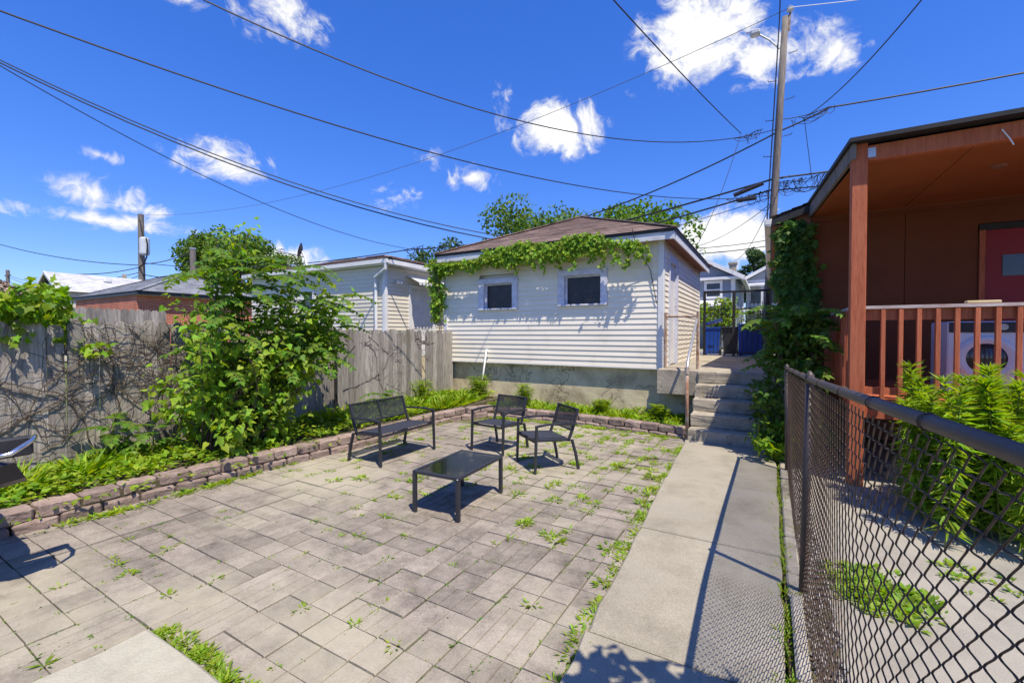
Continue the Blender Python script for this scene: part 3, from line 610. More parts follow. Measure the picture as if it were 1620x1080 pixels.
# ================================================================== RED HOUSE WITH PORCH
h = empty('red_house', (.84, 6.25, 0), 'red brown house with a shaded back porch, deck railing and red door', 'house')
MB().cbox(.775, .915, 6.18, 6.32, 0, 3.80, .006).build('porch_post', M['stain'], h, (.84, 6.25, 0))
MB().cbox(.918, 7, 6.2, 6.29, 3.60, 3.765, .005).build('beam', M['stain'], h, (2, 6.2, 3.6))
br = MB().box(.917, .985, 6.192, 6.199, 3.63, 3.735); br.build('bracket', M['galv'], h)
MB().tube([(1.95, 6.19, 3.7), (2.0, 6.18, 3.6), (2.03, 6.18, 3.53)], .006, 5).build('hanging_cord', M['trim'], h)
def ceil_xl(y): return .83 - .23 * (y - 6.29) / 2.76
pcl = MB().prism([(.84, 6.29, 3.632), (7, 6.29, 3.632), (7, 9.05, 3.672), (.62, 9.05, 3.672)], (0, 0, 0), (0, 0, .02)).build('porch_ceiling', M['iron'], h)
for x0, x1 in ((None, 1.78), (1.79, 3.0), (3.01, 4.2), (4.21, 7)):
    for y0, y1 in ((6.295, 7.62), (7.628, 9.04)):
        z0, z1 = 3.61 + .04 * (y0 - 6.29) / 2.76, 3.61 + .04 * (y1 - 6.29) / 2.76; xa, xb = (x0, x0) if x0 else (ceil_xl(y0), ceil_xl(y1))
        MB().prism([(xa, y0, z0), (x1, y0, z0), (x1, y1, z1), (xb, y1, z1)], (0, 0, 0), (0, 0, .018)).build('ceiling_panel', M['ceil'], pcl)
MB().disc((2.25, 7.2, 3.62), (0, 0, -1), .075, .02, 16, .06).build('ceiling_lamp', M['wallside'], h)
for x in (2.63, 3.6): MB().box(x, x + .06, 9.0, 9.03, .95, 3.2).build('door_casing', M['stain'], h)
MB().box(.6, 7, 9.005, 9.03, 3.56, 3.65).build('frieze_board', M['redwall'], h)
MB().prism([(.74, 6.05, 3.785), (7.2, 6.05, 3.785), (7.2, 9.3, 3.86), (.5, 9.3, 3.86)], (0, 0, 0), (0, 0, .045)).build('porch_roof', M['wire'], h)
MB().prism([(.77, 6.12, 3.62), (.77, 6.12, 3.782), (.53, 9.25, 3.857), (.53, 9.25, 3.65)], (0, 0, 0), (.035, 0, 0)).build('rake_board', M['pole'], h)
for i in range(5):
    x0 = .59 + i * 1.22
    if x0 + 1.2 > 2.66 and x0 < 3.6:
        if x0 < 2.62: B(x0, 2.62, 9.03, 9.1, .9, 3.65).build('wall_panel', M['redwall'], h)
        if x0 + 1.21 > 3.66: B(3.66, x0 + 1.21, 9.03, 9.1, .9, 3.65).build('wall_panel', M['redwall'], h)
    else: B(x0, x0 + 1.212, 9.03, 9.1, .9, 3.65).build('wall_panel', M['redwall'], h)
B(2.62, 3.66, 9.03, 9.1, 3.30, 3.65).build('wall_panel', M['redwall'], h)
B(.2, 7, 9.104, 17, 0, 3.64).build('wall', M['wallside'], h)
B(.18, .588, 9.0, 9.104, 0, 3.64).build('corner_wall', M['wallside'], h)
d = B(2.7, 3.58, 9.05, 9.09, .95, 3.2).build('door', M['reddoor'], h)
B(2.63, 3.65, 9.02, 9.1, 3.2, 3.29).build('lintel', M['iron'], d)
B(2.88, 3.4, 9.04, 9.049, 2.53, 2.83).build('pane', M['pane'], d)
MB().tube([(2.78, 9.05, 1.98), (2.78, 8.98, 1.98)], [.02, .03], 8).build('handle', M['galv'], d)
# deck
dk = B(.86, 7, 6.27, 6.31, .76, .94).build('deck', M['stain'], h)
B(.86, .9, 6.31, 9.0, .76, .94).build('rim_joist', M['stain'], dk)
for i in range(19):
    y = 6.26 + i * .146
    B(.84, 7, y, y + .14, .945, .972).build('deck_board', M['stain'], dk, (.84, y, .94))
for x in (2.4, 4.2): B(x, x + .12, 6.32, 6.44, 0, .76).build('deck_post', M['stain'], dk)
# front railing
rl = B(.918, 7, 6.2, 6.3, 1.972, 2.006).build('railing', M['railtop'], h, (2, 6.2, 2))
MB().box(.918, 7, 6.245, 6.285, 1.85, 1.97).build('upper_rail', M['stain'], rl)
MB().box(.918, 7, 6.245, 6.285, 1.03, 1.11).build('lower_rail', M['stain'], rl)
bal = MB().cbox(-.02, .02, -.02, .02, 0, 1.06, .004); bme = mesh('baluster', bal.V, bal.F, M['stain'])
for i in range(18): link('baluster', bme, rl, (1.07 + i * .148, 6.222, .905), (0, 0, random.uniform(-.05, .05)))
# side railing
rs = B(.79, .89, 6.34, 9.0, 1.972, 2.006).build('railing', M['railtop'], h, (.84, 7, 2))
MB().box(.82, .86, 6.34, 9.0, 1.85, 1.97).build('upper_rail', M['stain'], rs)
MB().box(.82, .86, 6.34, 9.0, 1.03, 1.11).build('lower_rail', M['stain'], rs)
for i in range(17): link('baluster', bme, rs, (.80, 6.5 + i * .148, .905))
# main roof of the house, gutter
rf = MB(); courses(rf, (0, 17.3, 3.70), (0, 8.86, 3.70), (4.0, 8.86, 5.0), (4.0, 17.3, 5.0), 26); courses(rf, (8, 8.86, 3.70), (8, 17.3, 3.70), (4.0, 17.3, 5.0), (4.0, 8.86, 5.0), 26)
o = rf.build('main_roof', M['shingle'], h); o['kind'] = 'stuff'
MB().prism([(0.03, 8.88, 3.56), (.03, 8.88, 3.685), (4, 8.88, 4.98), (7.97, 8.88, 3.685), (7.97, 8.88, 3.56), (4, 8.88, 4.84)], (0, 0, 0), (0, .03, 0)).build('gable_board', M['iron'], h)
MB().prism([(.22, 9.0, 3.64), (4, 9.0, 4.84), (7, 9.0, 3.9), (7, 9.0, 3.64)], (0, 0, 0), (0, .1, 0)).build('gable_wall', M['wallside'], h)
gut = MB().prism([(-.1, 8.87, 3.68), (-.085, 8.87, 3.57), (.0, 8.87, 3.555), (.02, 8.87, 3.68), (.0, 8.87, 3.68), (-.01, 8.87, 3.58), (-.075, 8.87, 3.59), (-.085, 8.87, 3.68)], (0, 0, 0), (0, 8.2, 0)).build('gutter', M['trim'], h); fixn(gut)
B(-.08, .0, 8.865, 8.875, 3.585, 3.675).build('gutter_cap', M['trim'], gut)
B(.022, .22, 8.92, 17.1, 3.545, 3.56).build('soffit', M['soffit'], h)
# items on the porch
wm_ = empty('washing_machine', (2.1, 7.3, .972), 'white front loading washing machine standing on the porch deck', 'washing machine')
MB().cbox(1.79, 2.43, 7.0, 7.62, .985, 1.84, .015).build('body', M['whitebox'], wm_)
MB().cbox(1.80, 2.42, 6.985, 7.0, 1.715, 1.83, .005).build('control_panel', M['bin_dark'], wm_)
MB().disc((2.24, 6.985, 1.775), (0, -1, 0), .035, .025, 16).build('knob', M['galv'], wm_)
ringm = MB(); R0, R1, R2 = .265, .22, .17; seg = 36; Vv = []
for k in range(seg):
    a = 2 * math.pi * k / seg
    for r_, y_ in ((R0, 6.998), (R0 - .015, 6.965), (R1, 6.95), (R2, 6.975)): Vv.append((2.11 + r_ * math.cos(a), y_, 1.42 + r_ * math.sin(a)))
ringm.add(Vv, [(k * 4 + q, ((k + 1) % seg) * 4 + q, ((k + 1) % seg) * 4 + q + 1, k * 4 + q + 1) for k in range(seg) for q in range(3)])
rg = ringm.build('door', M['whitebox'], wm_, smooth=True); fixn(rg)
gl = MB(); Vg = [(2.11, 6.955, 1.42)] + [(2.11 + r_ * math.cos(2 * math.pi * k / seg), y_, 1.42 + r_ * math.sin(2 * math.pi * k / seg)) for r_, y_ in ((.09, 6.96), (.172, 6.985)) for k in range(seg)]
gl.add(Vg, [(0, 1 + k, 1 + (k + 1) % seg) for k in range(seg)] + [(1 + k, 1 + seg + k, 1 + seg + (k + 1) % seg, 1 + (k + 1) % seg) for k in range(seg)])
fixn(gl.build('glass', M['greydoorglass'], rg, smooth=True))
for sx in (1.86, 2.36):
    for sy in (7.06, 7.56): MB().disc((sx, sy, .972), (0, 0, 1), .025, .016, 8).build('foot', M['plastic_black'], wm_)
o = MB().cbox(1.73, 1.98, 6.21, 6.29, 2.007, 2.035, .006).build('wood_block', M['wooden_block'], None, (1.85, 6.25, 2.007)); props(o, 'short pale wood block lying on the porch railing', 'wood block')
for k, (x0, x1, y, z, lb) in enumerate(((1.15, 2.3, 6.62, 0, 'lower'), (1.2, 2.25, 6.64, .1, 'upper'))):
    o = MB().cbox(x0, x1, y, y + .12, z, z + .098, .008).build('timber', M['pole'], None, (x0, y, z)); props(o, lb + ' grey timber stacked on the ground under the porch deck', 'timber')

# ================================================================== NEIGHBOUR GARAGE
ng = empty('neighbour_garage', (-12.5, 9, 0), 'pale grey sided garage with low brown roof, downspout and white side door behind the fence', 'garage')
NX0, NX1, NY0, NY1 = -16.0, -9.38, 9.0, 14.6
B(NX0 + .05, NX1 - .05, NY0 + .05, NY1, -.1, 1.0).build('foundation', M['found'], ng)
B(NX0 + .03, NX1 - .06, NY0 + .06, NY1, .98, 3.66).build('wall_core', M['siding_grey'], ng)
siding(ng, 'y-', NY0, NX0, NX1 - .1, 1.0, 3.62, .114, [(-13.14, -12.5, 2.36, 3.1)], M['siding_grey'])
siding(ng, 'x+', NX1, NY0 + .1, NY1, 1.0, 3.62, .114, [(9.95, 11.15, .9, 3.2)], M['siding_grey'])
MB().cbox(NX1 - .1, NX1 + .012, NY0 - .012, NY0 + .1, 1.0, 3.62, .006).build('corner_trim', M['trim'], ng)
w = MB().box(-13.16, -12.48, NY0 - .02, NY0 + .05, 3.04, 3.12).box(-13.16, -13.06, NY0 - .02, NY0 + .05, 2.34, 3.04).box(-12.58, -12.48, NY0 - .02, NY0 + .05, 2.34, 3.04).box(-13.06, -12.58, NY0 - .02, NY0 + .05, 2.34, 2.42).build('window', M['trim'], ng)
B(-13.06, -12.58, NY0 + .03, NY0 + .055, 2.42, 3.04).build('pane', M['pane'], w)
d = B(NX1 - .08, NX1 - .04, 10.07, 11.03, 1.0, 3.06).build('door', M['trim'], ng)
MB().box(NX1 - .09, NX1 + .02, 9.95, 10.07, 1.0, 3.18).box(NX1 - .09, NX1 + .02, 11.03, 11.15, 1.0, 3.18).box(NX1 - .09, NX1 + .018, 10.07, 11.03, 3.06, 3.18).build('frame', M['trim'], d)
for yy_ in (10.17, 10.6):
    for z0, z1 in ((1.2, 1.75), (1.85, 2.4), (2.5, 2.95)): MB().cbox(NX1 - .043, NX1 - .032, yy_, yy_ + .34, z0, z1, .004).build('panel', M['trim'], d)
aw = MB(); aw.prism([(NX1, 9.85, 3.45), (NX1 + .5, 9.85, 3.22), (NX1 + .5, 9.85, 3.2), (NX1, 9.85, 3.43)], (0, 0, 0), (0, 1.5, 0))
awo = aw.build('door_awning', M['trim'], ng); fixn(awo)
sc_ = MB()
for i in range(10): sc_.prism([(NX1 + .49, 9.85 + .15 * i, 3.2), (NX1 + .49, 9.85 + .15 * i + .145, 3.2), (NX1 + .49, 9.85 + .15 * i + .11, 3.13), (NX1 + .49, 9.85 + .15 * i + .03, 3.13)], (0, 0, 0), (.008, 0, 0))
sc_.build('scalloped_edge', M['trim'], awo)
hip(ng, NX0 - .3, NX1 + .3, NY0 - .14, NY1 + .3, 3.80, 4.55, ((-13.2, 11.8), (-12.2, 11.8)), M['shingle'], 14)
B(NX0 - .27, NX1 + .28, NY0 - .12, NY0 - .09, 3.62, 3.748).build('fascia', M['trim'], ng)
gt_ = B(NX0 - .27, NX1 + .28, NY0 - .21, NY0 - .122, 3.66, 3.77).build('gutter', M['trim'], ng)
B(NX1 + .25, NX1 + .34, NY0 - .12, NY1, 3.63, 3.748).build('gutter', M['trim'], ng)
B(NX0 - .2, NX1 + .25, NY0 - .09, NY0 + .02, 3.63, 3.645).build('soffit', M['trim'], ng)
B(NX1 - .02, NX1 + .25, NY0 + .02, NY1, 3.63, 3.645).build('soffit', M['trim'], ng)
MB().tube([(NX1 + .22, NY0 - .17, 3.66), (NX1 + .2, NY0 - .17, 3.5), (NX1 - .28, NY0 - .1, 3.3), (NX1 - .3, NY0 - .06, 3.15), (NX1 - .3, NY0 - .06, 1.0)], .045, 8).build('downspout', M['trim'], ng)
fl = MB(); fl.disc((NX1 + .01, 9.45, 3.2), (1, 0, 0), .05, .03, 10); fl.disc((NX1 + .05, 9.4, 3.2), (1, -.5, -.4), .03, .1, 10, .055); fl.disc((NX1 + .05, 9.5, 3.2), (1, .5, -.4), .03, .1, 10, .055); fl.build('floodlight', M['trim'], ng)
# satellite dish on its roof
sd = empty('satellite_dish', (-14.1, 9.3, 3.95), 'small satellite dish seen edge-on with its arm on the neighbour garage roof', 'satellite dish')
dc = (-14.62, 10.0, 4.7); dd = Vector((-.68, -.7, .22)).normalized(); ux = dd.orthogonal().normalized(); uy = dd.cross(ux); Vd = []
for rr, off in ((0, -.05), (.12, -.035), (.22, 0.0), (.3, .04)):
    for k in range(20): Vd.append(Vector(dc) + ux * rr * math.cos(k * math.pi / 10) * .85 + uy * rr * math.sin(k * math.pi / 10) + dd * off)
MB().add(Vd, [(q * 20 + k, q * 20 + (k + 1) % 20, q * 20 + 20 + (k + 1) % 20, q * 20 + 20 + k) for q in range(3) for k in range(20)]).build('dish', M['bin_dark'], sd, smooth=True)
MB().tube([(-14.1, 9.9, 3.98), (-14.3, 9.95, 4.35), (-14.55, 10, 4.65)], .03, 8).build('mast', M['galv'], sd)
MB().tube([(-14.45, 10, 4.45), (-15.6, 9.9, 4.72)], .022, 6).build('arm', M['galv'], sd)
MB().cbox(-15.75, -15.55, 9.83, 9.97, 4.7, 4.86, .02).build('feed_horn', M['trim'], sd)

# ================================================================== FAR BUILDINGS
bg_ = empty('brick_garage', (-29, 9, 0), 'red brick garage with grey hip roof beyond the left fence', 'garage')
B(-33, -25.4, 9, 14.5, 0, 3.5).build('wall', M['brick'], bg_)
hip(bg_, -33.35, -25.0, 8.9, 14.85, 3.68, 4.9, ((-30.4, 11.8), (-27.2, 11.8)), M['shingle2'], 16)
B(-33.3, -25.05, 8.92, 8.96, 3.5, 3.625).build('fascia', M['bin_dark'], bg_)
B(-25.09, -25.05, 8.96, 14.8, 3.5, 3.625).build('fascia', M['bin_dark'], bg_)
B(-33.2, -25.1, 8.96, 14.7, 3.5, 3.53).build('soffit', M['trim'], bg_)
MB().cbox(-27.2, -26.8, 11.5, 11.8, 4.7, 4.95, .03).build('roof_vent', M['plastic_black'], bg_)

gh = empty('gabled_house', (-39.8, 9.4, 0), 'distant house with a pale grey gable roof beside the far utility pole', 'house')
B(-42.0, -37.6, 9.6, 14.2, 0, 4.4).build('wall', M['siding_grey'], gh)
rf = MB(); courses(rf, (-37.3, 9.35, 4.3), (-37.3, 14.4, 4.3), (-39.8, 14.4, 5.65), (-39.8, 9.35, 5.65), 12); courses(rf, (-42.3, 14.4, 4.3), (-42.3, 9.35, 4.3), (-39.8, 9.35, 5.65), (-39.8, 14.4, 5.65), 12)
rf.build('roof', M['shingle3'], gh)['kind'] = 'stuff'
MB().prism([(-42.2, 9.6, 4.3), (-37.4, 9.6, 4.3), (-39.8, 9.6, 5.58)], (0, 0, 0), (0, .1, 0)).build('gable_wall', M['pane'], gh)
MB().bar((-42.3, 9.38, 4.24), (-39.8, 9.38, 5.6), .06, .16).bar((-37.3, 9.38, 4.24), (-39.8, 9.38, 5.6), .06, .16).build('rake_board', M['trim'], gh)
MB().cbox(-39.2, -38.8, 12.0, 12.4, 5.2, 5.45, .03).build('roof_vent', M['trim'], gh)
MB().box(-40.1, -39.9, 13.4, 13.6, 5.5, 5.95).build('chimney', M['oldconc'], gh)

rh = empty('grey_roof_house', (-26, 19, .9), 'house behind the neighbour garage, only its dark grey roof peak showing', 'house')
B(-31, -21, 18.5, 26, .9, 5.6).build('wall', M['siding_grey'], rh)
hip(rh, -31.5, -20.5, 18, 26.5, 5.75, 7.0, ((-27, 21.5), (-25, 21.5)), M['shingle2'], 10)

bh = empty('blue_house', (-4.6, 26, .98), 'blue grey two storey house with white trim across the alley', 'house')
B(-7.7, -1.6, 26.06, 33, .9, 4.72).build('wall', M['house_blue'], bh)
siding(bh, 'y-', 26.0, -7.7, -1.78, 1.0, 4.6, .13, [(-3.05, -2.2, 3.62, 4.5)], M['house_blue'], True)
MB().prism([(-7.7, 26.05, 4.7), (-1.6, 26.05, 4.7), (-4.65, 26.05, 6.35)], (0, 0, 0), (0, .12, 0)).build('gable_wall', M['house_blue'], bh)
rf = MB(); courses(rf, (-1.2, 25.7, 4.68), (-1.2, 33, 4.68), (-4.65, 33, 6.55), (-4.65, 25.7, 6.55), 8); courses(rf, (-8.1, 33, 4.68), (-8.1, 25.7, 4.68), (-4.65, 25.7, 6.55), (-4.65, 33, 6.55), 8)
rf.build('roof', M['shingle2'], bh)['kind'] = 'stuff'
MB().bar((-1.15, 25.72, 4.6), (-4.65, 25.72, 6.49), .06, .2).bar((-8.15, 25.72, 4.6), (-4.65, 25.72, 6.49), .06, .2).build('rake_board', M['trim'], bh)
MB().box(-8.0, -1.15, 25.75, 26.05, 4.56, 4.7).box(-1.3, -1.1, 25.75, 33, 4.5, 4.62).build('eave_trim', M['trim'], bh)
B(-1.78, -1.58, 25.98, 26.05, .95, 4.56).build('corner_trim', M['trim'], bh)
w = MB().box(-3.08, -2.18, 25.95, 26.04, 4.4, 4.52).box(-3.08, -2.18, 25.95, 26.04, 3.58, 3.7).box(-3.08, -2.96, 25.95, 26.04, 3.7, 4.4).box(-2.3, -2.18, 25.95, 26.04, 3.7, 4.4).box(-2.96, -2.3, 25.97, 26.04, 4.02, 4.08).build('window', M['trim'], bh)
B(-2.96, -2.3, 26.02, 26.05, 3.7, 4.4).build('pane', M['pane'], w)
MB().prism([(-4.6, 26, 3.5), (-4.6, 24.9, 3.2), (-4.6, 24.9, 3.1), (-4.6, 26, 3.38)], (0, 0, 0), (2.5, 0, 0)).build('porch_roof', M['trim'], bh)
d = B(-3.05, -2.4, 25.93, 25.99, 1.0, 2.75).build('door', M['trim'], bh)
for x in (-4.5, -2.25): B(x, x + .12, 24.95, 25.07, .98, 3.12).build('porch_post', M['trim'], bh)
MB().box(-1.95, -1.6, 27, 27.4, 4.6, 5.5).box(-2.0, -1.55, 26.95, 27.45, 5.5, 5.6).build('chimney', M['oldconc'], bh)

wh = empty('white_house', (1, 34, .98), 'white frame house with stacked porches, glimpsed beside the house eave', 'house')
B(-1.4, 5, 34, 42, .9, 5.3).build('wall', M['trim'], wh)
rf = MB(); courses(rf, (-1.9, 42, 5.2), (-1.9, 33.5, 5.2), (1.8, 33.5, 7.2), (1.8, 42, 7.2), 8); courses(rf, (5.5, 33.5, 5.2), (5.5, 42, 5.2), (1.8, 42, 7.2), (1.8, 33.5, 7.2), 8)
rf.build('roof', M['shingle3'], wh)['kind'] = 'stuff'
MB().bar((-1.9, 33.5, 5.15), (1.8, 33.5, 7.15), .06, .2).build('rake_board', M['trim'], wh)
MB().prism([(-1.4, 34, 5.3), (1.8, 34, 7.1), (5, 34, 5.3)], (0, 0, 0), (0, .1, 0)).build('gable_wall', M['house_blue'], wh)
for z in (3.3, 4.9): MB().prism([(-1.7, 34, z + .2), (-1.7, 32.6, z), (-1.7, 32.6, z - .12), (-1.7, 34, z)], (0, 0, 0), (4, 0, 0)).build('porch_roof', M['trim'], wh)
for x in (-1.6, -.5, .6): B(x, x + .12, 32.7, 32.82, .98, 4.85).build('porch_post', M['trim'], wh)
for x in (-1.1, .1): w = B(x, x + .7, 33.95, 33.99, 3.75, 4.55).build('window', M['pane'], wh)

# ================================================================== FENCES
pf = empty('picket_fence', (-7.05, 4, .15), 'weathered grey board fence along the left side of the yard', 'fence')
def picket(name, w, hgt, top, seed):
    rs = random.Random(seed); t = .019; z = []
    if top == 'point': prof = [(-w / 2, 0), (w / 2, 0), (w / 2, hgt - .07), (w * .22, hgt - .015), (0, hgt), (-w * .22, hgt - .015), (-w / 2, hgt - .07)]
    else: prof = [(-w / 2, 0), (w / 2, 0), (w / 2, hgt - .05), (w * .25, hgt), (-w * .25, hgt), (-w / 2, hgt - .05)]
    prof = [(y + (rs.uniform(-.006, .006) if zz > .1 else 0), zz) for y, zz in prof]
    mb = MB().prism([(0, y, zz) for y, zz in prof], (0, 0, 0), (t, 0, 0)); return mesh(name, mb.V, mb.F, M['fencewood'])
pk = [picket('picket', .146, 1.70, 'point', s) for s in range(4)] + [picket('picket', .144, 1.66, 'dog', 9)]
pk2 = [picket('picket', .125, 1.62, 'dog', s) for s in range(3)]
y = -.6; i = 0
while y < 8.98:
    near = y < 5.5; wdt = .147 if near else .128
    if not (7.86 < y < 7.98):
        link('picket', random.choice(pk if near else pk2), pf, (-7.05 + random.uniform(-.006, .006) + (.0 if near else .02), y, .16 + random.uniform(-.03, .02)), (random.uniform(-.012, .012), random.uniform(-.012, .012), random.uniform(-.03, .03)))
    y += wdt * random.uniform(.985, 1.035); i += 1
for z in (.55, 1.45): MB().box(-7.1, -7.06, -.6, 9, z, z + .09).build('rail', M['fencewood'], pf)
for yy_ in (-.2, 2.2, 4.6, 7.0, 8.9): B(-7.17, -7.08, yy_, yy_ + .09, 0, 1.8).build('post', M['fencewood'], pf)
o = MB().cbox(-7.0, -6.96, 5.44, 5.49, .1, 1.78, .005).build('metal_post', M['iron'], pf)
bf = empty('rear_board_fence', (-11, 3.6, 0), 'short run of taller pale grey fence boards behind the picket fence', 'fence')
for i in range(12):
    link('picket', pk2[i % 3], bf, (-11, 2.95 + i * .125, .56 + random.uniform(-.01, .02)), (0, 0, 0))
MB().box(-11.06, -11.01, 2.9, 4.5, .7, .8).box(-11.06, -11.01, 2.9, 4.5, 1.8, 1.9).build('rail', M['fencewood'], bf)
for yy_ in (3.0, 4.3): B(-11.16, -11.07, yy_, yy_ + .09, -.1, 2.0).build('post', M['fencewood'], bf)
o = rough_mesh('fence_pier', .32, .2, 1.15, 3, .02, M['oldconc'], 4, .02); o = link('fence_pier', o, None, (-7.22, 8.98, .52)); props(o, 'broken concrete pier at the end of the board fence by the garage', 'pier')

# chain-link fence on the right
RPv = [Vector(p) for p in ((.18, 6.6, 1.27), (.185, 6.3, 1.286), (.204, 4.086, 1.385), (.228, 2.785, 1.443), (.274, 1.83, 1.483), (.305, 1.45, 1.496), (.335, 1.158, 1.504), (.35, 1.01, 1.508), (.40, .6, 1.51), (.47, .0, 1.515), (.5, -.4, 1.515))]
def rail_at(y):
    for a, b in zip(RPv[:-1], RPv[1:]):
        if b.y <= y <= a.y: return a.lerp(b, (a.y - y) / (a.y - b.y))
    return RPv[-1].copy() if y < RPv[-1].y else RPv[0].copy()
def base_at(y): return Vector((.20 + max(0, 3.0 - y) * .035, y, .03))
cf = empty('chain_link_fence', (.2, 4, 0), 'dark chain link fence with a heavy top rail beside the concrete walk', 'fence')
rp = [rail_at(6.3 - .15 * k) for k in range(44)]
for _ in range(4): rp = [rp[0]] + [(rp[i - 1] + rp[i] * 2 + rp[i + 1]) / 4 for i in range(1, len(rp) - 1)] + [rp[-1]]
MB().tube(rp, .0185, 12).build('top_rail', M['railpaint'], cf, smooth=True)
for yb, yt in ((6.3, 6.3), (3.42, 3.3), (.2, .2)):
    t = rail_at(yt); b = base_at(yb); b.z = -.1
    MB().tube([b, t + Vector((0, 0, -.01))], .024, 10).build('post', M['railpaint'], cf, smooth=True)
    MB().tube([t + Vector((0, 0, -.03)), t + Vector((0, 0, .022)), t + Vector((0, 0, .034)), t + Vector((0, 0, .05))], [.026, .026, .018, .006], 10).build('post_cap', M['railpaint'], cf, smooth=True)
for yt in (5.4, 4.6, 3.9, 2.75, 2.2, 1.75, 1.35, .95):
    t = rail_at(yt); d = (rail_at(yt - .1) - rail_at(yt + .1)).normalized(); u = d.orthogonal().normalized(); v = d.cross(u)
    MB().tube([t + (u * math.cos(k * .5) + v * math.sin(k * .5)) * .0205 for k in range(14)], .0022, 5).build('tie_wire', M['link'], cf)
# racked mesh: each wire zigzags upward, and the rows climb toward the near end
AS, AV, BS, BV = .0485, .0235, -.0082, .0226
mb = MB()
for c in range(-2, 150):
    s_ = -1 if c % 2 else 1; pts = []; run = []
    k0 = int((-c * AV / BV - 2) * 4)
    for k in range(k0, k0 + 62 * 4 + 40):
        v = k / 4; ph = v % 2; tri = ph if ph < 1 else 2 - ph
        tri = .5 - .36 * math.cos(math.pi * tri) + (tri - .5) * .28
        uu = c + .5 + s_ * (tri - .5) * 1.34
        s2 = uu * AS + v * BS; hz = uu * AV + v * BV; yv = 6.28 - s2
        if not (-.35 < yv < 6.29): continue
        b_ = base_at(yv); t_ = rail_at(yv); H_ = t_.z - .03 - b_.z
        if hz < 0 or hz > H_: continue
        q = hz / H_; p = b_.lerp(Vector((t_.x, t_.y, t_.z - .03)), q)
        bow = .015 * math.sin(yv * 2.3) * math.sin(q * math.pi)
        pts.append(p + Vector((bow + .005 * math.cos(math.pi * v) * s_, 0, 0)))
    if len(pts) > 3: mb.tube(pts, .0024, 4, False)
mb.build('wire_mesh', M['link'], cf, smooth=True)['kind'] = 'stuff'

# iron gate at the head of the stairs
ig = empty('iron_gate', (-.9, 14.8, 1.036), 'black iron bar gate between garage and house at the alley', 'gate')
for x, hgt, w_ in ((-1.74, 1.98, .07), (-.93, 1.95, .08), (-.06, 1.95, .08)):
    MB().box(x - w_ / 2, x + w_ / 2, 14.78, 14.78 + w_, 1.0, 1.036 + hgt).build('post', M['iron'], ig)
MB().box(-1.7, -.1, 14.79, 14.84, 2.93, 2.99).build('top_bar', M['iron'], ig)
MB().box(-1.66, -.98, 14.795, 14.825, 2.42, 2.45).box(-1.66, -.98, 14.795, 14.825, 1.12, 1.15).box(-.89, -.1, 14.795, 14.825, 2.42, 2.45).box(-.89, -.1, 14.795, 14.825, 1.12, 1.15).build('cross_rail', M['iron'], ig)
bm_ = MB().tube([(0, 0, 0), (0, 0, 1.5)], .009, 6); bm_.tube([(0, 0, 1.5), (0, 0, 1.6)], [.012, .001], 6); bme2 = mesh('bar', bm_.V, bm_.F, M['iron'])
for i in range(6): link('bar', bme2, ig, (-1.58 + i * .105, 14.8, 1.08))
for i in range(7): link('bar', bme2, ig, (-.82 + i * .105, 14.8, 1.08))

# ================================================================== BINS IN THE ALLEY
def cart(name, x, y, z, hgt, w_, m, lidm, label, open_=False):
    e = empty(name, (x, y, z), label, 'bin'); a, b = w_ / 2, w_ / 2 * .8
    V = [(x + sx * q, y + sy * q * 1.05, zz) for zz, q in ((z + .05, b), (z + hgt * .9, a), (z + hgt * .9, a + .025), (z + hgt * .95, a + .025)) for sx, sy in ((-1, -1), (1, -1), (1, 1), (-1, 1))]
    F = [(3, 2, 1, 0)] + [(k * 4 + i, k * 4 + (i + 1) % 4, k * 4 + 4 + (i + 1) % 4, k * 4 + 4 + i) for k in range(3) for i in range(4)] + [(12, 13, 14, 15)]
    MB().add(V, F).build('body', m, e)
    lz = z + hgt * .955
    if open_: MB().prism([(x - a - .03, y + a, lz + .02), (x + a + .03, y + a, lz + .2), (x + a + .03, y - a - .05, lz + .24), (x - a - .03, y - a - .05, lz + .06)], (0, 0, 0), (0, 0, .05)).build('lid', lidm, e)
    else: MB().cbox(x - a - .03, x + a + .03, y - a - .06, y + a + .04, lz, lz + .07, .025).build('lid', lidm, e)
    MB().box(x - .1, x + .1, y - b - .06, y - b - .0, z + hgt * .35, z + hgt * .42).build('grip', lidm, e)
    MB().tube([(x - a + .03, y + a + .06, z + hgt * .9), (x + a - .03, y + a + .06, z + hgt * .9)], .016, 6).build('handle', lidm, e)
    for s in (-1, 1): MB().disc((x + s * b * .95, y + b * 1.0, z + .1), (s, 0, 0), .1, .05, 14).build('wheel', M['plastic_black'], e)
    return e
cart('recycling_cart', -1.78, 17.5, .93, 1.06, .54, M['bin_blue'], M['bin_blue'], 'blue wheeled recycling cart with propped lid behind the iron gate', True)
cart('trash_cart', -1.2, 17.55, .93, 1.0, .5, M['bin_dark'], M['plastic_black'], 'black wheeled trash cart standing between the blue bins')
dm = empty('blue_dumpster', (-.5, 17.2, .93), 'large ribbed blue bin behind the right half of the iron gate', 'bin')
MB().cbox(-.92, -.08, 16.9, 17.7, .98, 1.98, .02).build('body', M['bin_blue'], dm)
for i in range(6): MB().box(-.88 + i * .15, -.82 + i * .15, 16.87, 16.9, 1.05, 1.93).build('rib', M['bin_blue'], dm)
MB().cbox(-.95, -.05, 16.86, 17.74, 1.982, 2.04, .015).build('lid', M['bin_blue'], dm)
for x in (-.85, -.2):
    for yy_ in (16.98, 17.6): MB().disc((x, yy_, .93), (0, 0, 1), .04, .06, 8).build('foot', M['plastic_black'], dm)

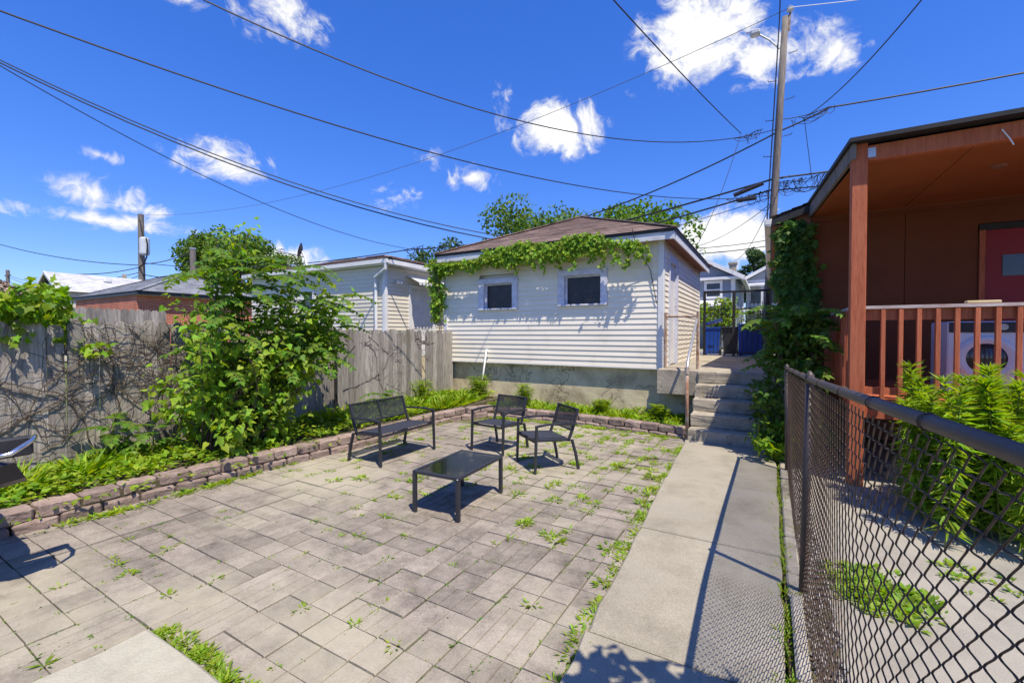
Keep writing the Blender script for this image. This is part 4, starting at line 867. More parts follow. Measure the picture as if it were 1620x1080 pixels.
# ================================================================== UTILITY POLES AND WIRES
def polep(hh): return Vector((-.15 + (hh - .9) * .0456, 17.5, hh))
up = empty('utility_pole', (-.15, 17.5, .93), 'tall leaning wooden utility pole with a street lamp behind the house', 'utility pole')
MB().tube([polep(z) for z in (.5, 3, 6, 9, 12.25)], [.14, .13, .12, .112, .10], 12).build('pole', M['pole'], up, smooth=True)
t = polep(12.25)
MB().bar(t + Vector((.1, -.02, -.5)), t + Vector((.13, -.02, .12)), .06, .04).build('bracket', M['rust'], up)
MB().tube([t + Vector((.13, -.02, .1)), t + Vector((.13, -.02, .16)), t + Vector((.13, -.02, .2)), t + Vector((.13, -.02, .26)), t + Vector((.13, -.02, .3))], [.03, .11, .06, .09, .03], 10).build('insulator', M['trim'], up)
la = MB().tube([polep(11.25) + Vector((-.12, -.02, 0)), polep(11.4) + Vector((-.4, -.05, .2)), Vector((-.42, 17.4, 11.9))], .03, 8).build('lamp_arm', M['galv'], up)
MB().cbox(-.66, -.36, 17.22, 17.5, 11.84, 12.02, .04).build('lamp_head', M['cap'], la)
MB().box(-.6, -.42, 17.28, 17.44, 11.825, 11.838).build('lens', M['whitebox'], la)
MB().tube([Vector((-.62, 17.36, 12.0)), Vector((-.78, 17.34, 12.02))], .03, 6).build('photocell', M['galv'], la)
MB().tube([polep(z) + Vector((-.17, -.06, 0)) for z in (5, 7.5, 10, 12.2)] + [polep(13.4) + Vector((-.2, -.2, 0))], .02, 6).build('conduit', M['wire'], up)
for i, z in enumerate((5.9, 6.9, 7.7, 8.3, 8.9, 9.5, 10.2, 11.0)):
    s = 1 if i % 2 else -1
    MB().tube([polep(z) + Vector((s * .14, -.03, 0)), polep(z) + Vector((s * .38, -.03, .02)), polep(z) + Vector((s * .4, -.03, .07))], .012, 5).build('step_peg', M['wire'], up)
LPX, LPY = -41.3, 15.0
lp = empty('far_utility_pole', (LPX, LPY, .93), 'distant utility pole carrying a grey transformer, left of the shrub', 'utility pole')
MB().tube([(LPX, LPY, .5), (LPX, LPY, 5), (LPX - .05, LPY, 10.75)], [.24, .22, .19], 10).build('pole', M['pole'], lp)
MB().tube([(LPX + 1.05, LPY - .2, 7.55), (LPX + 1.05, LPY - .2, 7.65), (LPX + 1.05, LPY - .2, 8.75), (LPX + 1.05, LPY - .2, 8.85)], [.26, .31, .31, .22], 14).build('transformer', M['cap'], lp)
MB().box(LPX + .2, LPX + .8, LPY - .25, LPY - .1, 7.8, 7.95).box(LPX + .2, LPX + .8, LPY - .25, LPY - .1, 8.45, 8.6).build('bracket', M['galv'], lp)
MB().tube([(LPX + 1.3, LPY - .2, 8.8), (LPX + 1.55, LPY - .2, 8.3), (LPX + 1.4, LPY - .2, 7.4), (LPX + .9, LPY - .2, 6.9), (LPX + .1, LPY - .2, 6.7)], .05, 6).tube([(LPX + .9, LPY - .2, 8.85), (LPX + .6, LPY - .2, 9.6), (LPX + .3, LPY - .2, 10.3)], .035, 6).build('lead', M['wire'], lp)
sp_ = empty('short_utility_pole', (-34.0, 15.2, .93), 'short grey pole rising just behind the brick garage roof', 'utility pole')
MB().tube([(-34, 15.2, .5), (-34, 15.2, 7.45)], [.2, .18], 10).build('pole', M['pole'], sp_)
MB().disc((-34, 15.2, 7.45), (0, 0, 1), .2, .08, 10).build('cap', M['galv'], sp_)
fp_ = empty('hazy_far_pole', (-101.6, 20, 0), 'faint far pole at the extreme left edge above the fence', 'utility pole')
MB().tube([(-101.6, 20, 0), (-101.6, 20, 11.5)], .22, 8).build('pole', M['pole'], fp_); MB().box(-102.8, -100.4, 19.9, 20.1, 10.6, 10.8).build('crossarm', M['pole'], fp_)

def wire(p0, p1, sag, r, label, m='wire', n=26):
    p0, p1 = Vector(p0), Vector(p1); P = []
    for k in range(n + 1):
        t = k / n; p = p0.lerp(p1, t); p.z -= sag * 4 * t * (1 - t); P.append(p)
    o = MB().tube(P, r, 5).build('overhead_wire', M[m], None, p0); props(o, label, 'wire', 'overhead wires'); return o
def LPp(hh): return Vector((LPX, LPY, hh))
wire((-7.95, 1.0, 5.5), polep(6.4), .9, .011, 'black cable from the upper left corner sagging to the pole just above the garage trees')
wire((-8.73, 3.03, 7.5), polep(8.6), 1.375, .013, 'cable crossing the top of the sky through the round white cloud to the pole')
wire((-14.92, 2.02, 8.0), polep(4.9), 1.85, .013, 'upper line of the close pair of wires dropping from the left edge behind the garage')
wire((-15.04, 2.03, 8.0), polep(4.7), 1.85, .016, 'lower line of the close pair of wires dropping from the left edge behind the garage')
SPD = Vector((-15.12, 16.2, 5.81))
wire((-14.92, 2.02, 8.0), SPD, .775, .012, 'lowest wire from the left edge, joining the cable splice above the neighbour garage')
wire(polep(8.5), SPD, .95, .026, 'thick black cable descending from the pole across the tree tops to the neighbour garage')
wire(SPD, LPp(7.1), .6, .025, 'black cable running low over the neighbour garage roof to the far pole')
wire(polep(12.45) + Vector((.13, -.02, .05)), LPp(10.7), 1.85, .011, 'thin high line from the pole top slanting down left through the sky', 'wire_grey')
wire(polep(12.45) + Vector((.13, -.02, .05)), (34, 17.5, 12.4), 2.075, .012, 'thin bright line leaving the pole top toward the upper right', 'trim')
wire(polep(8.5), (1.6, 17.5, 8.95), .03, .026, 'short thick cable from the pole up to the splice above the porch roof')
wire((1.6, 17.5, 8.95), (30, 17.5, 10.9), .9, .026, 'thick cable running right from the splice above the porch roof')
wire(polep(8.9), (1.6, 17.5, 8.98), .08, .014, 'slim strand from the pole to the right hand splice')
wire(polep(6.95), LPp(6.2), 1.775, .034, 'heavy telephone cable dropping left from the pole behind the garage roof')
wire(polep(6.6), LPp(5.6), 1.9, .03, 'lower bundled cable under the black splice case left of the pole')
wire(polep(6.35), LPp(5.9), 2.3, .012, 'loose thin strand below the bundled cables left of the pole')
wire(polep(6.95), (30, 17.5, 8.0), .5, .03, 'heavy cable from the pole going right behind the porch roof')
wire(polep(6.55), (30, 17.5, 7.2), .6, .022, 'lower cable carrying tangled drops right of the pole')
FS = Vector((-.92, 17.3, 8.62)); GS = Vector((.92, 17.5, 8.78))
wire((-2.79, 7.42, 8.0), FS, .075, .014, 'service drop coming down from the top edge to the splice left of the pole')
wire((2.56, 10.61, 8.0), GS, .25, .014, 'service drop curving from the top right down to the splice right of the pole')
wire(FS, (-1.62, 12.5, 4.1), .25, .009, 'thin drop wire hanging from the left splice to the garage eave')
wire(GS, (1.15, 17.45, 6.7), .0, .01, 'short wire hanging down between the right splice and the lower cable')
wire(polep(6.4), (-1.75, 27.2, 5.7), .5, .012, 'wire from the pole to the chimney of the blue house')
wire(polep(6.2), (-4.65, 25.8, 6.45), .5, .012, 'wire from the pole down to the gable of the blue house')
wire((-58, 10.5, 9.6), LPp(6.9), .4, .03, 'line at the left edge rising to the far transformer pole')
wire((-101.6, 20, 10.8), LPp(6.4), 1.2, .028, 'first faint line between the far poles above the gabled roof')
wire((-101.6, 20, 10.5), LPp(5.6), 1.2, .028, 'second faint line between the far poles above the gabled roof')
wire((-101.0, 20, 9.8), LPp(6.2), 1.9, .025, 'lowest faint line between the far poles at the left edge')
wire(LPp(6.8), (-39.8, 10.5, 5.6), .2, .03, 'short drop from the far pole to the pale gable roof')
wire(LPp(7.0), (-34, 15.2, 7.3), .2, .03, 'wire linking the far pole with the short pole')
# splice hardware
e = empty('splice_case', polep(6.75) + Vector((-.5, -.02, 0)), 'black cable splice case hanging beside the pole on the left', 'splice case')
MB().tube([polep(6.85) + Vector((-.35, -.08, -.02)), polep(6.75) + Vector((-1.25, -.08, -.2))], .075, 10).build('case', M['plastic_black'], e)
MB().cbox(-1.05, -.42, 17.3, 17.44, 6.28, 6.42, .04).build('terminal', M['plastic_black'], e)
def tangle(name, a, b, n, spread, r, label, seed, m='wire'):
    rs = random.Random(seed); mb = MB(); a, b = Vector(a), Vector(b)
    for i in range(n):
        p = a.lerp(b, rs.random()); q = a.lerp(b, rs.random()); P = []
        drop = rs.uniform(.1, 1) * spread; sx = rs.uniform(-.3, .3) * spread
        for k in range(9):
            t = k / 8; P.append(p.lerp(q, t) + Vector((sx * math.sin(t * 6), rs.uniform(-.03, .03), -drop * math.sin(t * math.pi))))
        mb.tube(P, r, 4)
    o = mb.build(name, M[m], None, a); props(o, label, 'wires'); return o
tangle('wire_tangle', polep(6.8) + Vector((.1, -.05, 0)), (1.5, 17.4, 6.85), 26, .55, .008, 'tangled drop wires hanging right of the pole above the house roof', 1)
tangle('wire_tangle', (-1.2, 17.3, 8.45), (-.3, 17.35, 8.65), 9, .35, .008, 'loose loops of wire at the splice left of the pole', 2)
tangle('wire_tangle', (.5, 17.4, 8.75), (1.7, 17.4, 8.95), 9, .3, .008, 'loose loops of wire at the splice right of the pole', 3)
tangle('wire_tangle', polep(6.6) + Vector((-.1, -.05, 0)), (-1.4, 17.3, 6.4), 12, .4, .01, 'drooping wires bunched under the black splice case', 4)
tangle('wire_tangle', (-15.6, 16.1, 5.8), (-14.3, 16.25, 5.95), 7, .45, .012, 'small wire loops at the splice above the neighbour garage', 5)

# ================================================================== PATIO FURNITURE
def seat_thing(name, loc, rotz, width, label, cat, group):
    """faces local -Y; x across"""
    e = empty(name, loc, label, cat, group, rotz); w = width / 2; t = .028; k = dict(parent=e, local=True)
    for s in (-1, 1):
        x = s * w
        MB().bar((x, -.27, 0), (x, -.25, .575), t, t, (0, 1, 0)).build('leg', M['black_metal'], **k)
        mb = MB(); P = [(x, .33, 0), (x, .29, .2), (x, .235, .38)]
        for a, b in zip(P[:-1], P[1:]): mb.bar(a, b, t, t * 1.1, (1, 0, 0))
        mb.build('leg', M['black_metal'], **k)
        mb = MB(); P = [(x, -.265, .575), (x, -.1, .592), (x, .12, .588), (x, .30, .572)]
        for a, b in zip(P[:-1], P[1:]): mb.bar(a, b, .036, .022)
        mb.build('armrest', M['black_metal'], **k)
    xi = w - .03
    mb = MB()
    for s in (-1, 1):
        P = [(s * xi, .20, .36), (s * xi, .26, .5), (s * xi, .34, .755)]
        for a, b in zip(P[:-1], P[1:]): mb.bar(a, b, t, t, (0, 1, 0))
    mb.bar((-xi, .337, .745), (xi, .337, .745), .02, .02).bar((-xi, .255, .49), (xi, .255, .49), .018, .018)
    if width > .8: mb.bar((0, .255, .49), (0, .337, .745), .022, .016, (0, 1, 0))
    mb.build('back_frame', M['black_metal'], **k)
    mb = MB()
    for s in (-1, 1): mb.bar((s * xi, -.255, .40), (s * xi, .225, .375), t, t)
    mb.bar((-w, -.255, .385), (w, -.255, .385), .022, .026).bar((-xi, .2, .365), (xi, .2, .365), .022, .022)
    if width > .8: mb.bar((0, -.25, .375), (0, .2, .36), .022, .022)
    mb.build('seat_frame', M['black_metal'], **k)
    n, V, F = 8, [], []
    for i in range(n + 1):
        for jx in range(n + 1):
            u = -1 + 2 * i / n; v = jx / n; sagd = .018 * (1 - u * u) * math.sin(math.pi * v)
            V.append((u * (xi - .01), -.265 + v * .47, .418 - .025 * v - sagd))
    F = [(i * (n + 1) + q, (i + 1) * (n + 1) + q, (i + 1) * (n + 1) + q + 1, i * (n + 1) + q + 1) for i in range(n) for q in range(n)]
    o = MB().add(V, F).build('seat', M['seat'], smooth=True, **k); sm_ = o.modifiers.new('t', 'SOLIDIFY'); sm_.thickness = .006
    V = []
    for i in range(n + 1):
        for jx in range(n + 1):
            u = -1 + 2 * i / n; v = jx / n; V.append((u * (xi - .012), .262 + v * .078 + .02 * (1 - u * u) * math.sin(math.pi * v), .50 + v * .245))
    MB().add(V, F).build('backrest', M['sling'], smooth=True, **k)
    return e
seat_thing('patio_bench', (-4.53, 4.52, 0), R(90), 1.04, 'black two-seat patio bench with mesh back, beside the low block wall', 'bench', 'black patio furniture')
seat_thing('patio_chair', (-3.44, 5.52, 0), R(-7), .58, 'black patio chair facing the camera, the farther of the two chairs', 'chair', 'black patio furniture')
seat_thing('patio_chair', (-2.49, 5.12, 0), R(-38), .57, 'black patio chair turned toward the bench, nearest the concrete walk', 'chair', 'black patio furniture')
te = empty('coffee_table', (-2.69, 3.58, 0), 'low black coffee table with a smoked glass top in the middle of the patio', 'table', 'black patio furniture', R(3))
k = dict(parent=te, local=True); a, b = .265, .42
for sx in (-1, 1):
    for sy in (-1, 1): MB().cbox(sx * (a - .018) - .018, sx * (a - .018) + .018, sy * (b - .018) - .018, sy * (b - .018) + .018, 0, .372, .003).build('leg', M['black_metal'], **k)
MB().cbox(-a, a, -b, -b + .03, .373, .403, .004).cbox(-a, a, b - .03, b, .373, .403, .004).cbox(-a, -a + .03, -b + .03, b - .03, .373, .403, .004).cbox(a - .03, a, -b + .03, b - .03, .373, .403, .004).build('table_frame', M['black_metal'], **k)
MB().box(-a + .029, a - .029, -b + .029, b - .029, .391, .399).build('glass_top', M['glass_dark'], **k)
MB().disc((a - .012, -b - .001, .386), (0, -1, 0), .006, .003, 10).build('screw_cap', M['trim'], **k)

# grill at the left edge
gr = empty('barbecue_grill', (-4.45, .5, 0), 'black barbecue grill with a bright steel handle, cut off by the left edge', 'grill')
GO = -.66
def gx(pts): return [(x + GO, y, z) for x, y, z in pts]
MB().prism(gx([(-4.62, .28, .72), (-4.55, .28, .92), (-3.78, .28, .92), (-3.86, .28, .72), (-4.0, .28, .66), (-4.45, .28, .66)]), (0, 0, 0), (0, .5, 0)).build('firebox', M['plastic_black'], gr)
MB().prism(gx([(-4.56, .29, .925), (-4.5, .29, 1.06), (-4.35, .29, 1.12), (-4.05, .29, 1.12), (-3.9, .29, 1.06), (-3.8, .29, .925)]), (0, 0, 0), (0, .48, 0)).build('lid', M['plastic_black'], gr)
MB().prism(gx([(-3.78, .36, .9), (-3.52, .56, .89), (-3.47, .66, .86), (-3.53, .72, .74), (-3.78, .78, .66)]), (0, 0, 0), (-.02, .17, .02)).build('side_tray', M['plastic_black'], gr)
MB().tube(gx([(-3.78, .96, .97), (-3.62, .95, 1.01), (-3.53, .92, 1.0), (-3.43, .80, .95), (-3.5, .74, .93), (-3.78, .70, .94)]), .015, 10).build('handle', M['chrome'], gr, smooth=True)
MB().cbox(-3.84 + GO, -3.77 + GO, .5, .98, .86, .99, .01).build('bracket', M['plastic_black'], gr)
for x, yy_ in ((-4.5, .34), (-4.5, .74), (-4.0, .34), (-4.0, .74)): MB().bar((x + GO, yy_, 0), (x + GO, yy_, .7), .03).build('leg', M['plastic_black'], gr)
MB().box(-4.52 + GO, -3.98 + GO, .32, .76, .18, .2).build('bottom_shelf', M['plastic_black'], gr)

# ================================================================== TREES
tree('leafy_tree', (-15.0, 31, .98), 11, 5.3, 7.2, 3.4, 'tall dark green tree showing above the left of the garage roof', .3, 80, 'leaf_tree', 60, 3)
tree('leafy_tree', (-8.6, 30, .98), 9, 4.4, 6.5, 2.6, 'bright tree with loose branches above the right of the garage roof', .3, 80, 'leaf_mid', 46, 8)
tree('leafy_tree', (-23.8, 30, .98), 8, 3.6, 6.0, 2.6, 'small dull tree between the two garage roofs', .3, 70, 'leaf_far', 36, 5)
tree('leafy_tree', (-47, 25, .98), 12, 5.2, 6.9, 3.9, 'broad round green tree behind the brick garage', .36, 100, 'leaf_tree', 80, 6)
tree('leafy_tree', (-1.2, 46, .98), 10, 1.8, 6.2, 2.3, 'dark slim tree between the far houses', .3, 70, 'leaf_far', 30, 9)
ov = tree('leafy_tree', (3.5, -2.2, 0), 5, 1.6, 4.4, 1.0, 'leafy tree behind the viewer whose branch shades the near walk', .1, 120, 'leaf_mid', 26, 12, 'trees by the viewer')
bmb = MB(); Pp, Dd, Nn, Ss = [], [], [], []
for (tx, ty, tz) in ((.70, 1.13, 3.3), (.95, 1.2, 3.3), (1.15, 1.28, 3.3), (.8, .85, 3.35), (1.0, .95, 3.35), (1.3, 1.05, 3.3), (.72, .98, 3.3), (.68, .7, 3.35)):
    c = curve((3.5, -2.2, 2.9), (tx, ty, tz), (0, 0, .3), 14); bmb.tube(c, [.035 - .0023 * i for i in range(14)], 5)
    for p in c[7:]:
        n = 22; Pp.append(p + rnd(n, .09) * np.array([1, 1, .4])); Dd.append(rnd(n)); Nn.append(rnd(n, .4) + np.array([0, 0, 1])); Ss.append(RNG.uniform(.08, .15, n))
bmb.build('branches', M['twig'], ov); leaves('branch_foliage', np.concatenate(Pp), np.concatenate(Dd), np.concatenate(Nn), np.concatenate(Ss), T_HEART, M['leaf_mid'], ov)

# ================================================================== GROUND COVER
def cover(name, x0, x1, y0, y1, z, n, hmax, size, tmpl, m, label, clumpy=2.2, wall=None):
    P = np.stack([RNG.uniform(x0, x1, n), RNG.uniform(y0, y1, n), np.zeros(n)], 1)
    hf = np.array([max(.12, .5 + .9 * mnoise.noise(Vector((p[0] * clumpy, p[1] * clumpy, z * 7)))) for p in P])
    P[:, 2] = z + hf * hmax * RNG.uniform(.25, 1, n)
    D = unit(rnd(n) * np.array([1, 1, .25])) + np.array([0, 0, .25]); N = np.array([0, 0, 1.0]) + rnd(n, .45)
    o = leaves(name, P, D, N, RNG.uniform(.6, 1.35, n) * size, tmpl, M[m]); props(o, label, None, kind='stuff'); return o
cover('ground_cover', -6.95, -5.66, .1, 8.95, .17, 9500, .22, .085, T_LEAF, 'grass', 'bright green weeds filling the planting bed along the board fence')
cover('ground_cover', -5.35, -1.25, 7.97, 9.08, .07, 4200, .17, .08, T_LEAF, 'grass', 'bright weeds in the bed below the garage foundation')
cover('ground_cover', -5.6, -5.3, .5, 6.5, .12, 250, .15, .07, T_LEAF, 'grass', 'weeds spilling over the block wall')
def blades(name, spots, per, L, label, m='grass', spread=.05, tm=T_NARROW, up=1.0):
    P, D, N, S = [], [], [], []
    for (x, y, z, s) in spots:
        n = max(3, int(per * s)); a = RNG.uniform(0, 2 * np.pi, n); out = np.stack([np.cos(a), np.sin(a), np.zeros(n)], 1)
        P.append(np.array([x, y, z]) + out * RNG.uniform(0, spread, (n, 1)) * s); D.append(out + np.array([0, 0, up]) * RNG.uniform(.3, 1.4, (n, 1))); N.append(np.array([0, 0, 1.0]) - out * .6 + rnd(n, .2)); S.append(RNG.uniform(.6, 1.2, n) * L * s)
    o = leaves(name, np.concatenate(P), np.concatenate(D), np.concatenate(N), np.concatenate(S), tm, M[m]); props(o, label, None, kind='stuff'); return o
spots = []
xl = [-5.33 + (i - 1) * pc / 2 for i in range(23)]; yl = [.12 + (i - 1) * pc / 2 for i in range(37)]
def dens_at(x, y): return mnoise.noise(Vector((x * .9, y * .9, 3.3)))
for _ in range(1500):
    if random.random() < .55: x = random.choice(xl) + random.uniform(-.012, .012); y = random.uniform(.6, 7.4)
    else: y = random.choice(yl) + random.uniform(-.012, .012); x = random.uniform(-5.25, -1.0)
    if y > 4 and x > -2.9 and random.random() < .5: pass
    elif random.random() > .3 + dens_at(x, y) * .7: continue
    if -3.0 < x < -2.4 and 3.1 < y < 4.0: continue
    spots.append((x, y, -.006, random.choice((.35, .5, .6, .8, 1.0, 1.3)) * (1.0 if y > 3.2 else .68)))
for _ in range(120): y = random.uniform(1.0, 7.2); spots.append((wl_x(y) - random.uniform(.0, .05), y, -.005, random.uniform(.4, 1.2)))
for _ in range(130): y = random.uniform(1.2, 6.9); spots.append((-5.42 + random.uniform(0, .1), y, .0, random.uniform(.4, 1.4)))
for _ in range(110): x = random.uniform(-5.0, -1.2); spots.append((x, 7.62 + random.uniform(-.1, .06) - (x + 3) ** 2 * .015, .0, random.uniform(.4, 1.4)))
for _ in range(70): spots.append((random.uniform(-3.0, -2.0), 1.12 + random.uniform(-.01, .07), -.005, random.uniform(.4, 1.0)))
blades('joint_weeds', spots, 20, .055, 'small weeds growing in the joints between the patio pavers', 'grass', .05, T_WEED, .8)
leafs = [(x, y, z, s * .8) for (x, y, z, s) in spots[::2]]
blades('joint_weeds', leafs, 16, .036, 'low broad-leaved weeds in the patio joints', 'leaf', .07, T_LEAF, .35)
# low moss runs along the joints
mp_ = []
for _ in range(3800):
    if random.random() < .5: x = random.choice(xl) + random.uniform(-.01, .01); y = random.uniform(.6, 7.4)
    else: y = random.choice(yl) + random.uniform(-.01, .01); x = random.uniform(-5.25, -1.0)
    if dens_at(x * 1.7, y * 1.7) > -.1: mp_.append((x, y, -.012, random.uniform(.6, 1.2)))
blades('joint_moss_tufts', mp_, 7, .026, 'moss and tiny seedlings in the paver joints', 'leaf_mid', .02, T_LEAF, .5)
sp2 = [(.1 + random.uniform(-.015, .03), random.uniform(1.4, 6.8), .0, random.uniform(.5, 1.2)) for _ in range(150)]
blades('kerb_weeds', sp2, 10, .07, 'weeds along the crack between the walk and the fence', 'grass', .04)
sp3 = [(random.gauss(.55, .14), random.gauss(3.72, .16), .0, random.uniform(.5, 1.1)) for _ in range(150)] + [(random.gauss(1.2, .1), random.gauss(4.2, .1), 0, random.uniform(.5, 1)) for _ in range(14)]
sp3 = [p for p in sp3 if p[0] > .4]
blades('yard_weeds', sp3, 16, .058, 'patch of weeds in the yard pavement behind the chain link', 'leaf', .06, T_LEAF)
sp4 = [(random.uniform(-6.9, -6.0), random.uniform(.9, 2.2), .2, random.uniform(1, 2)) for _ in range(14)] + [(random.uniform(-5.0, -1.4), random.uniform(8.05, 8.9), .07, random.uniform(.8, 1.7)) for _ in range(60)] + [(random.uniform(-6.8, -5.7), random.uniform(5, 8.8), .17, random.uniform(1.0, 2.4)) for _ in range(50)]
blades('tall_weeds', sp4, 22, .14, 'taller blade weeds standing in the beds', 'grass', .08, T_NARROW, 1.6)

# feathery weed clumps in the beds
def feathery(loc, hgt, n, label, m='grass'):
    e = empty('weed_clump', loc, label, 'plant', 'feathery weed clumps'); P, D, N, S = [], [], [], []; sb = MB()
    for i in range(n):
        a = random.uniform(0, 6.28); r = random.uniform(0, hgt * .55); tip = np.array(loc) + np.array([math.cos(a) * r, math.sin(a) * r, hgt * random.uniform(.6, 1.05)])
        st0 = np.array(loc) + np.array([math.cos(a) * r * .4, math.sin(a) * r * .4, -.02]); c = curve(st0, tip, (0, 0, .04), 7); sb.tube(c, .004, 4)
        for p in c[2:]:
            q = 9; aa = RNG.uniform(0, 6.28, q); out = np.stack([np.cos(aa), np.sin(aa), np.full(q, .35)], 1); P.append(np.tile(p, (q, 1))); D.append(out); N.append(np.array([0, 0, 1.0]) + rnd(q, .3)); S.append(RNG.uniform(.06, .12, q))
    sb.build('stems', M['stem'], e); leaves('foliage', np.concatenate(P), np.concatenate(D), np.concatenate(N), np.concatenate(S), T_NARROW, M[m], e)
feathery((-5.95, 8.6, .16), .55, 34, 'feathery weed clump at the foot of the leaning white pipe')
feathery((-6.5, 7.3, .16), .5, 30, 'feathery weed clump beside the end of the board fence')
feathery((-4.55, 8.45, .07), .5, 30, 'feathery weed clump under the garage wall behind the farther chair')
feathery((-2.9, 8.55, .07), .3, 24, 'low feathery weeds under the right garage window')
feathery((-1.75, 8.35, .07), .3, 24, 'low feathery weeds by the handrail post')

# tree-of-heaven seedlings
def seedling(loc, L, n, label, lean=(0, 0)):
    e = empty('sumac_seedling', loc, label, 'plant', 'feather-leaved seedlings'); A = [[], [], [], []]; sb = MB()
    top = np.array(loc) + np.array([lean[0], lean[1], L * .8]); sb.tube(curve(loc, top, (0, 0, 0), 5), .008, 5)
    for i in range(n):
        a = i * 2.4 + random.uniform(-.3, .3); b0 = np.array(loc) * (1 - (i + 1) / n) + top * ((i + 1) / n)
        P, *rest_ = frond(b0, (math.cos(a), math.sin(a), .55), L * random.uniform(.6, .95), 8, .13, .5); sb.tube(P, .003, 4)
        for q, r in zip(A, rest_): q += r
    sb.build('stem', M['stem'], e); leaves('foliage', A[0], A[1], A[2], A[3], T_LEAF, M['leaf_mid'], e)
seedling((-6.75, 2.15, .17), .62, 10, 'feather-leaved seedling by the fence at left of the big shrub')
seedling((-6.5, 2.45, .17), .45, 7, 'darker small seedling close beside the left one at the fence')
seedling((-6.45, 6.1, .17), .5, 9, 'feather-leaved seedling at the fence behind the bench')

# ================================================================== BIG SHRUB
sb_ = empty('large_shrub', (-6.25, 3.2, .17), 'large bright green shrub with heart-shaped and feathery leaves against the board fence', 'shrub')
base = np.array([-6.25, 3.2, .17]); stems = MB(); twigs = MB(); LP_, LD, LN, LS = [], [], [], []; FP = [[], [], [], []]; frs = MB()
targets = []
for i in range(84):
    y = RNG.uniform(2.5, 4.8)
    zmax = np.interp(y, [2.45, 2.8, 3.2, 3.6, 4.2, 5.1], [1.5, 2.1, 2.8, 2.6, 2.25, 2.35]); zmin = np.interp(y, [2.45, 2.75, 3.0, 3.9, 4.3, 5.1], [1.0, .4, .25, .4, 1.0, 1.8])
    z = RNG.uniform(zmin, zmax); x = RNG.uniform(-6.95, -5.45) if z < 1.9 else RNG.uniform(-6.85, -5.7); targets.append((x, y, z))
targets += [(-6.1, 3.2, 3.08), (-6.2, 3.45, 3.1), (-6.2, 3.05, 2.95), (-6.2, 4.75, 2.35), (-6.1, 5.05, 2.3), (-6.0, 5.15, 2.0), (-6.1, 4.6, 2.5), (-6.2, 2.4, 1.15), (-6.1, 2.42, .95), (-5.8, 3.9, .5), (-5.7, 3.6, .4)]
for i, tg in enumerate(targets):
    tg = np.array(tg); bend = RNG.normal(size=3) * np.array([.12, .12, .03]) + np.array([0, 0, .12])
    b0 = base + np.array([RNG.uniform(-.25, .25), RNG.uniform(-.35, .5), 0]); c = curve(b0, tg, bend, 12)
    stems.tube(c, [max(.0035, .013 - .0009 * k) for k in range(12)], 4)
    for k in range(5, 12):
        n = 7 if k < 9 else 10
        off = unit(rnd(n)) * RNG.uniform(.05, .2, (n, 1)); P = c[k] + off; LP_.append(P); LD.append(off * 4 + np.array([0, 0, -.35]) + rnd(n, .3)); LN.append(np.array([.35, -.15, 1.0]) + rnd(n, .4)); LS.append(RNG.uniform(.05, .11, n))
for i in range(105):
    y = RNG.uniform(2.8, 4.6); z = RNG.uniform(1.15, 2.75); x = RNG.uniform(-6.5, -5.6); a = RNG.uniform(-1.7, 1.7) + (0 if RNG.random() < .8 else 3.1)
    P, *r_ = frond((x, y, z), (math.cos(a), math.sin(a), .35), RNG.uniform(.45, .75), 9, .15, .45); frs.tube(P, .004, 4)
    for q, r in zip(FP, r_): q += r
stems.build('stems', M['twig'], sb_); leaves('foliage', np.concatenate(LP_), np.concatenate(LD), np.concatenate(LN), np.concatenate(LS), T_HEART, M['leaf'], sb_)
frs.build('leaf_stalks', M['stem'], sb_); leaves('fronds', *FP, T_LEAF, M['leaf_mid'], sb_)

# ================================================================== CLIMBERS
# hydrangea-like bush over the fence, far left
iv = empty('flowering_bush', (-7.7, 1.4, 0), 'leafy bush with dried brown flower heads spilling over the left end of the fence', 'bush')
cs, rd = [], []
for i in range(80):
    y = RNG.uniform(.4, 2.1); cs.append((RNG.uniform(-8.3, -6.85), y, RNG.uniform(1.62, 2.15) - max(0, y - 1.7) * .45)); rd.append(RNG.uniform(.12, .24))
P, D, N, S = cloud_leaves(cs, rd, 1100, .09); leaves('foliage', P, D, N, S, T_IVY, M['leaf'], iv)
cs2 = [(RNG.uniform(-7.6, -6.97), RNG.uniform(.5, 2.0), RNG.uniform(2.1, 2.26)) for _ in range(15)]; P, D, N, S = cloud_leaves(cs2, [.065] * 15, 30000, .03); leaves('flower_heads', P, D, N, S, T_DIA, M['flower'], iv)
stb = MB()
for c in cs[::2]: stb.tube(curve((-7.8, 1.3, 0), c, (0, 0, .2), 6), .01, 4)
stb.build('stems', M['twig'], iv)
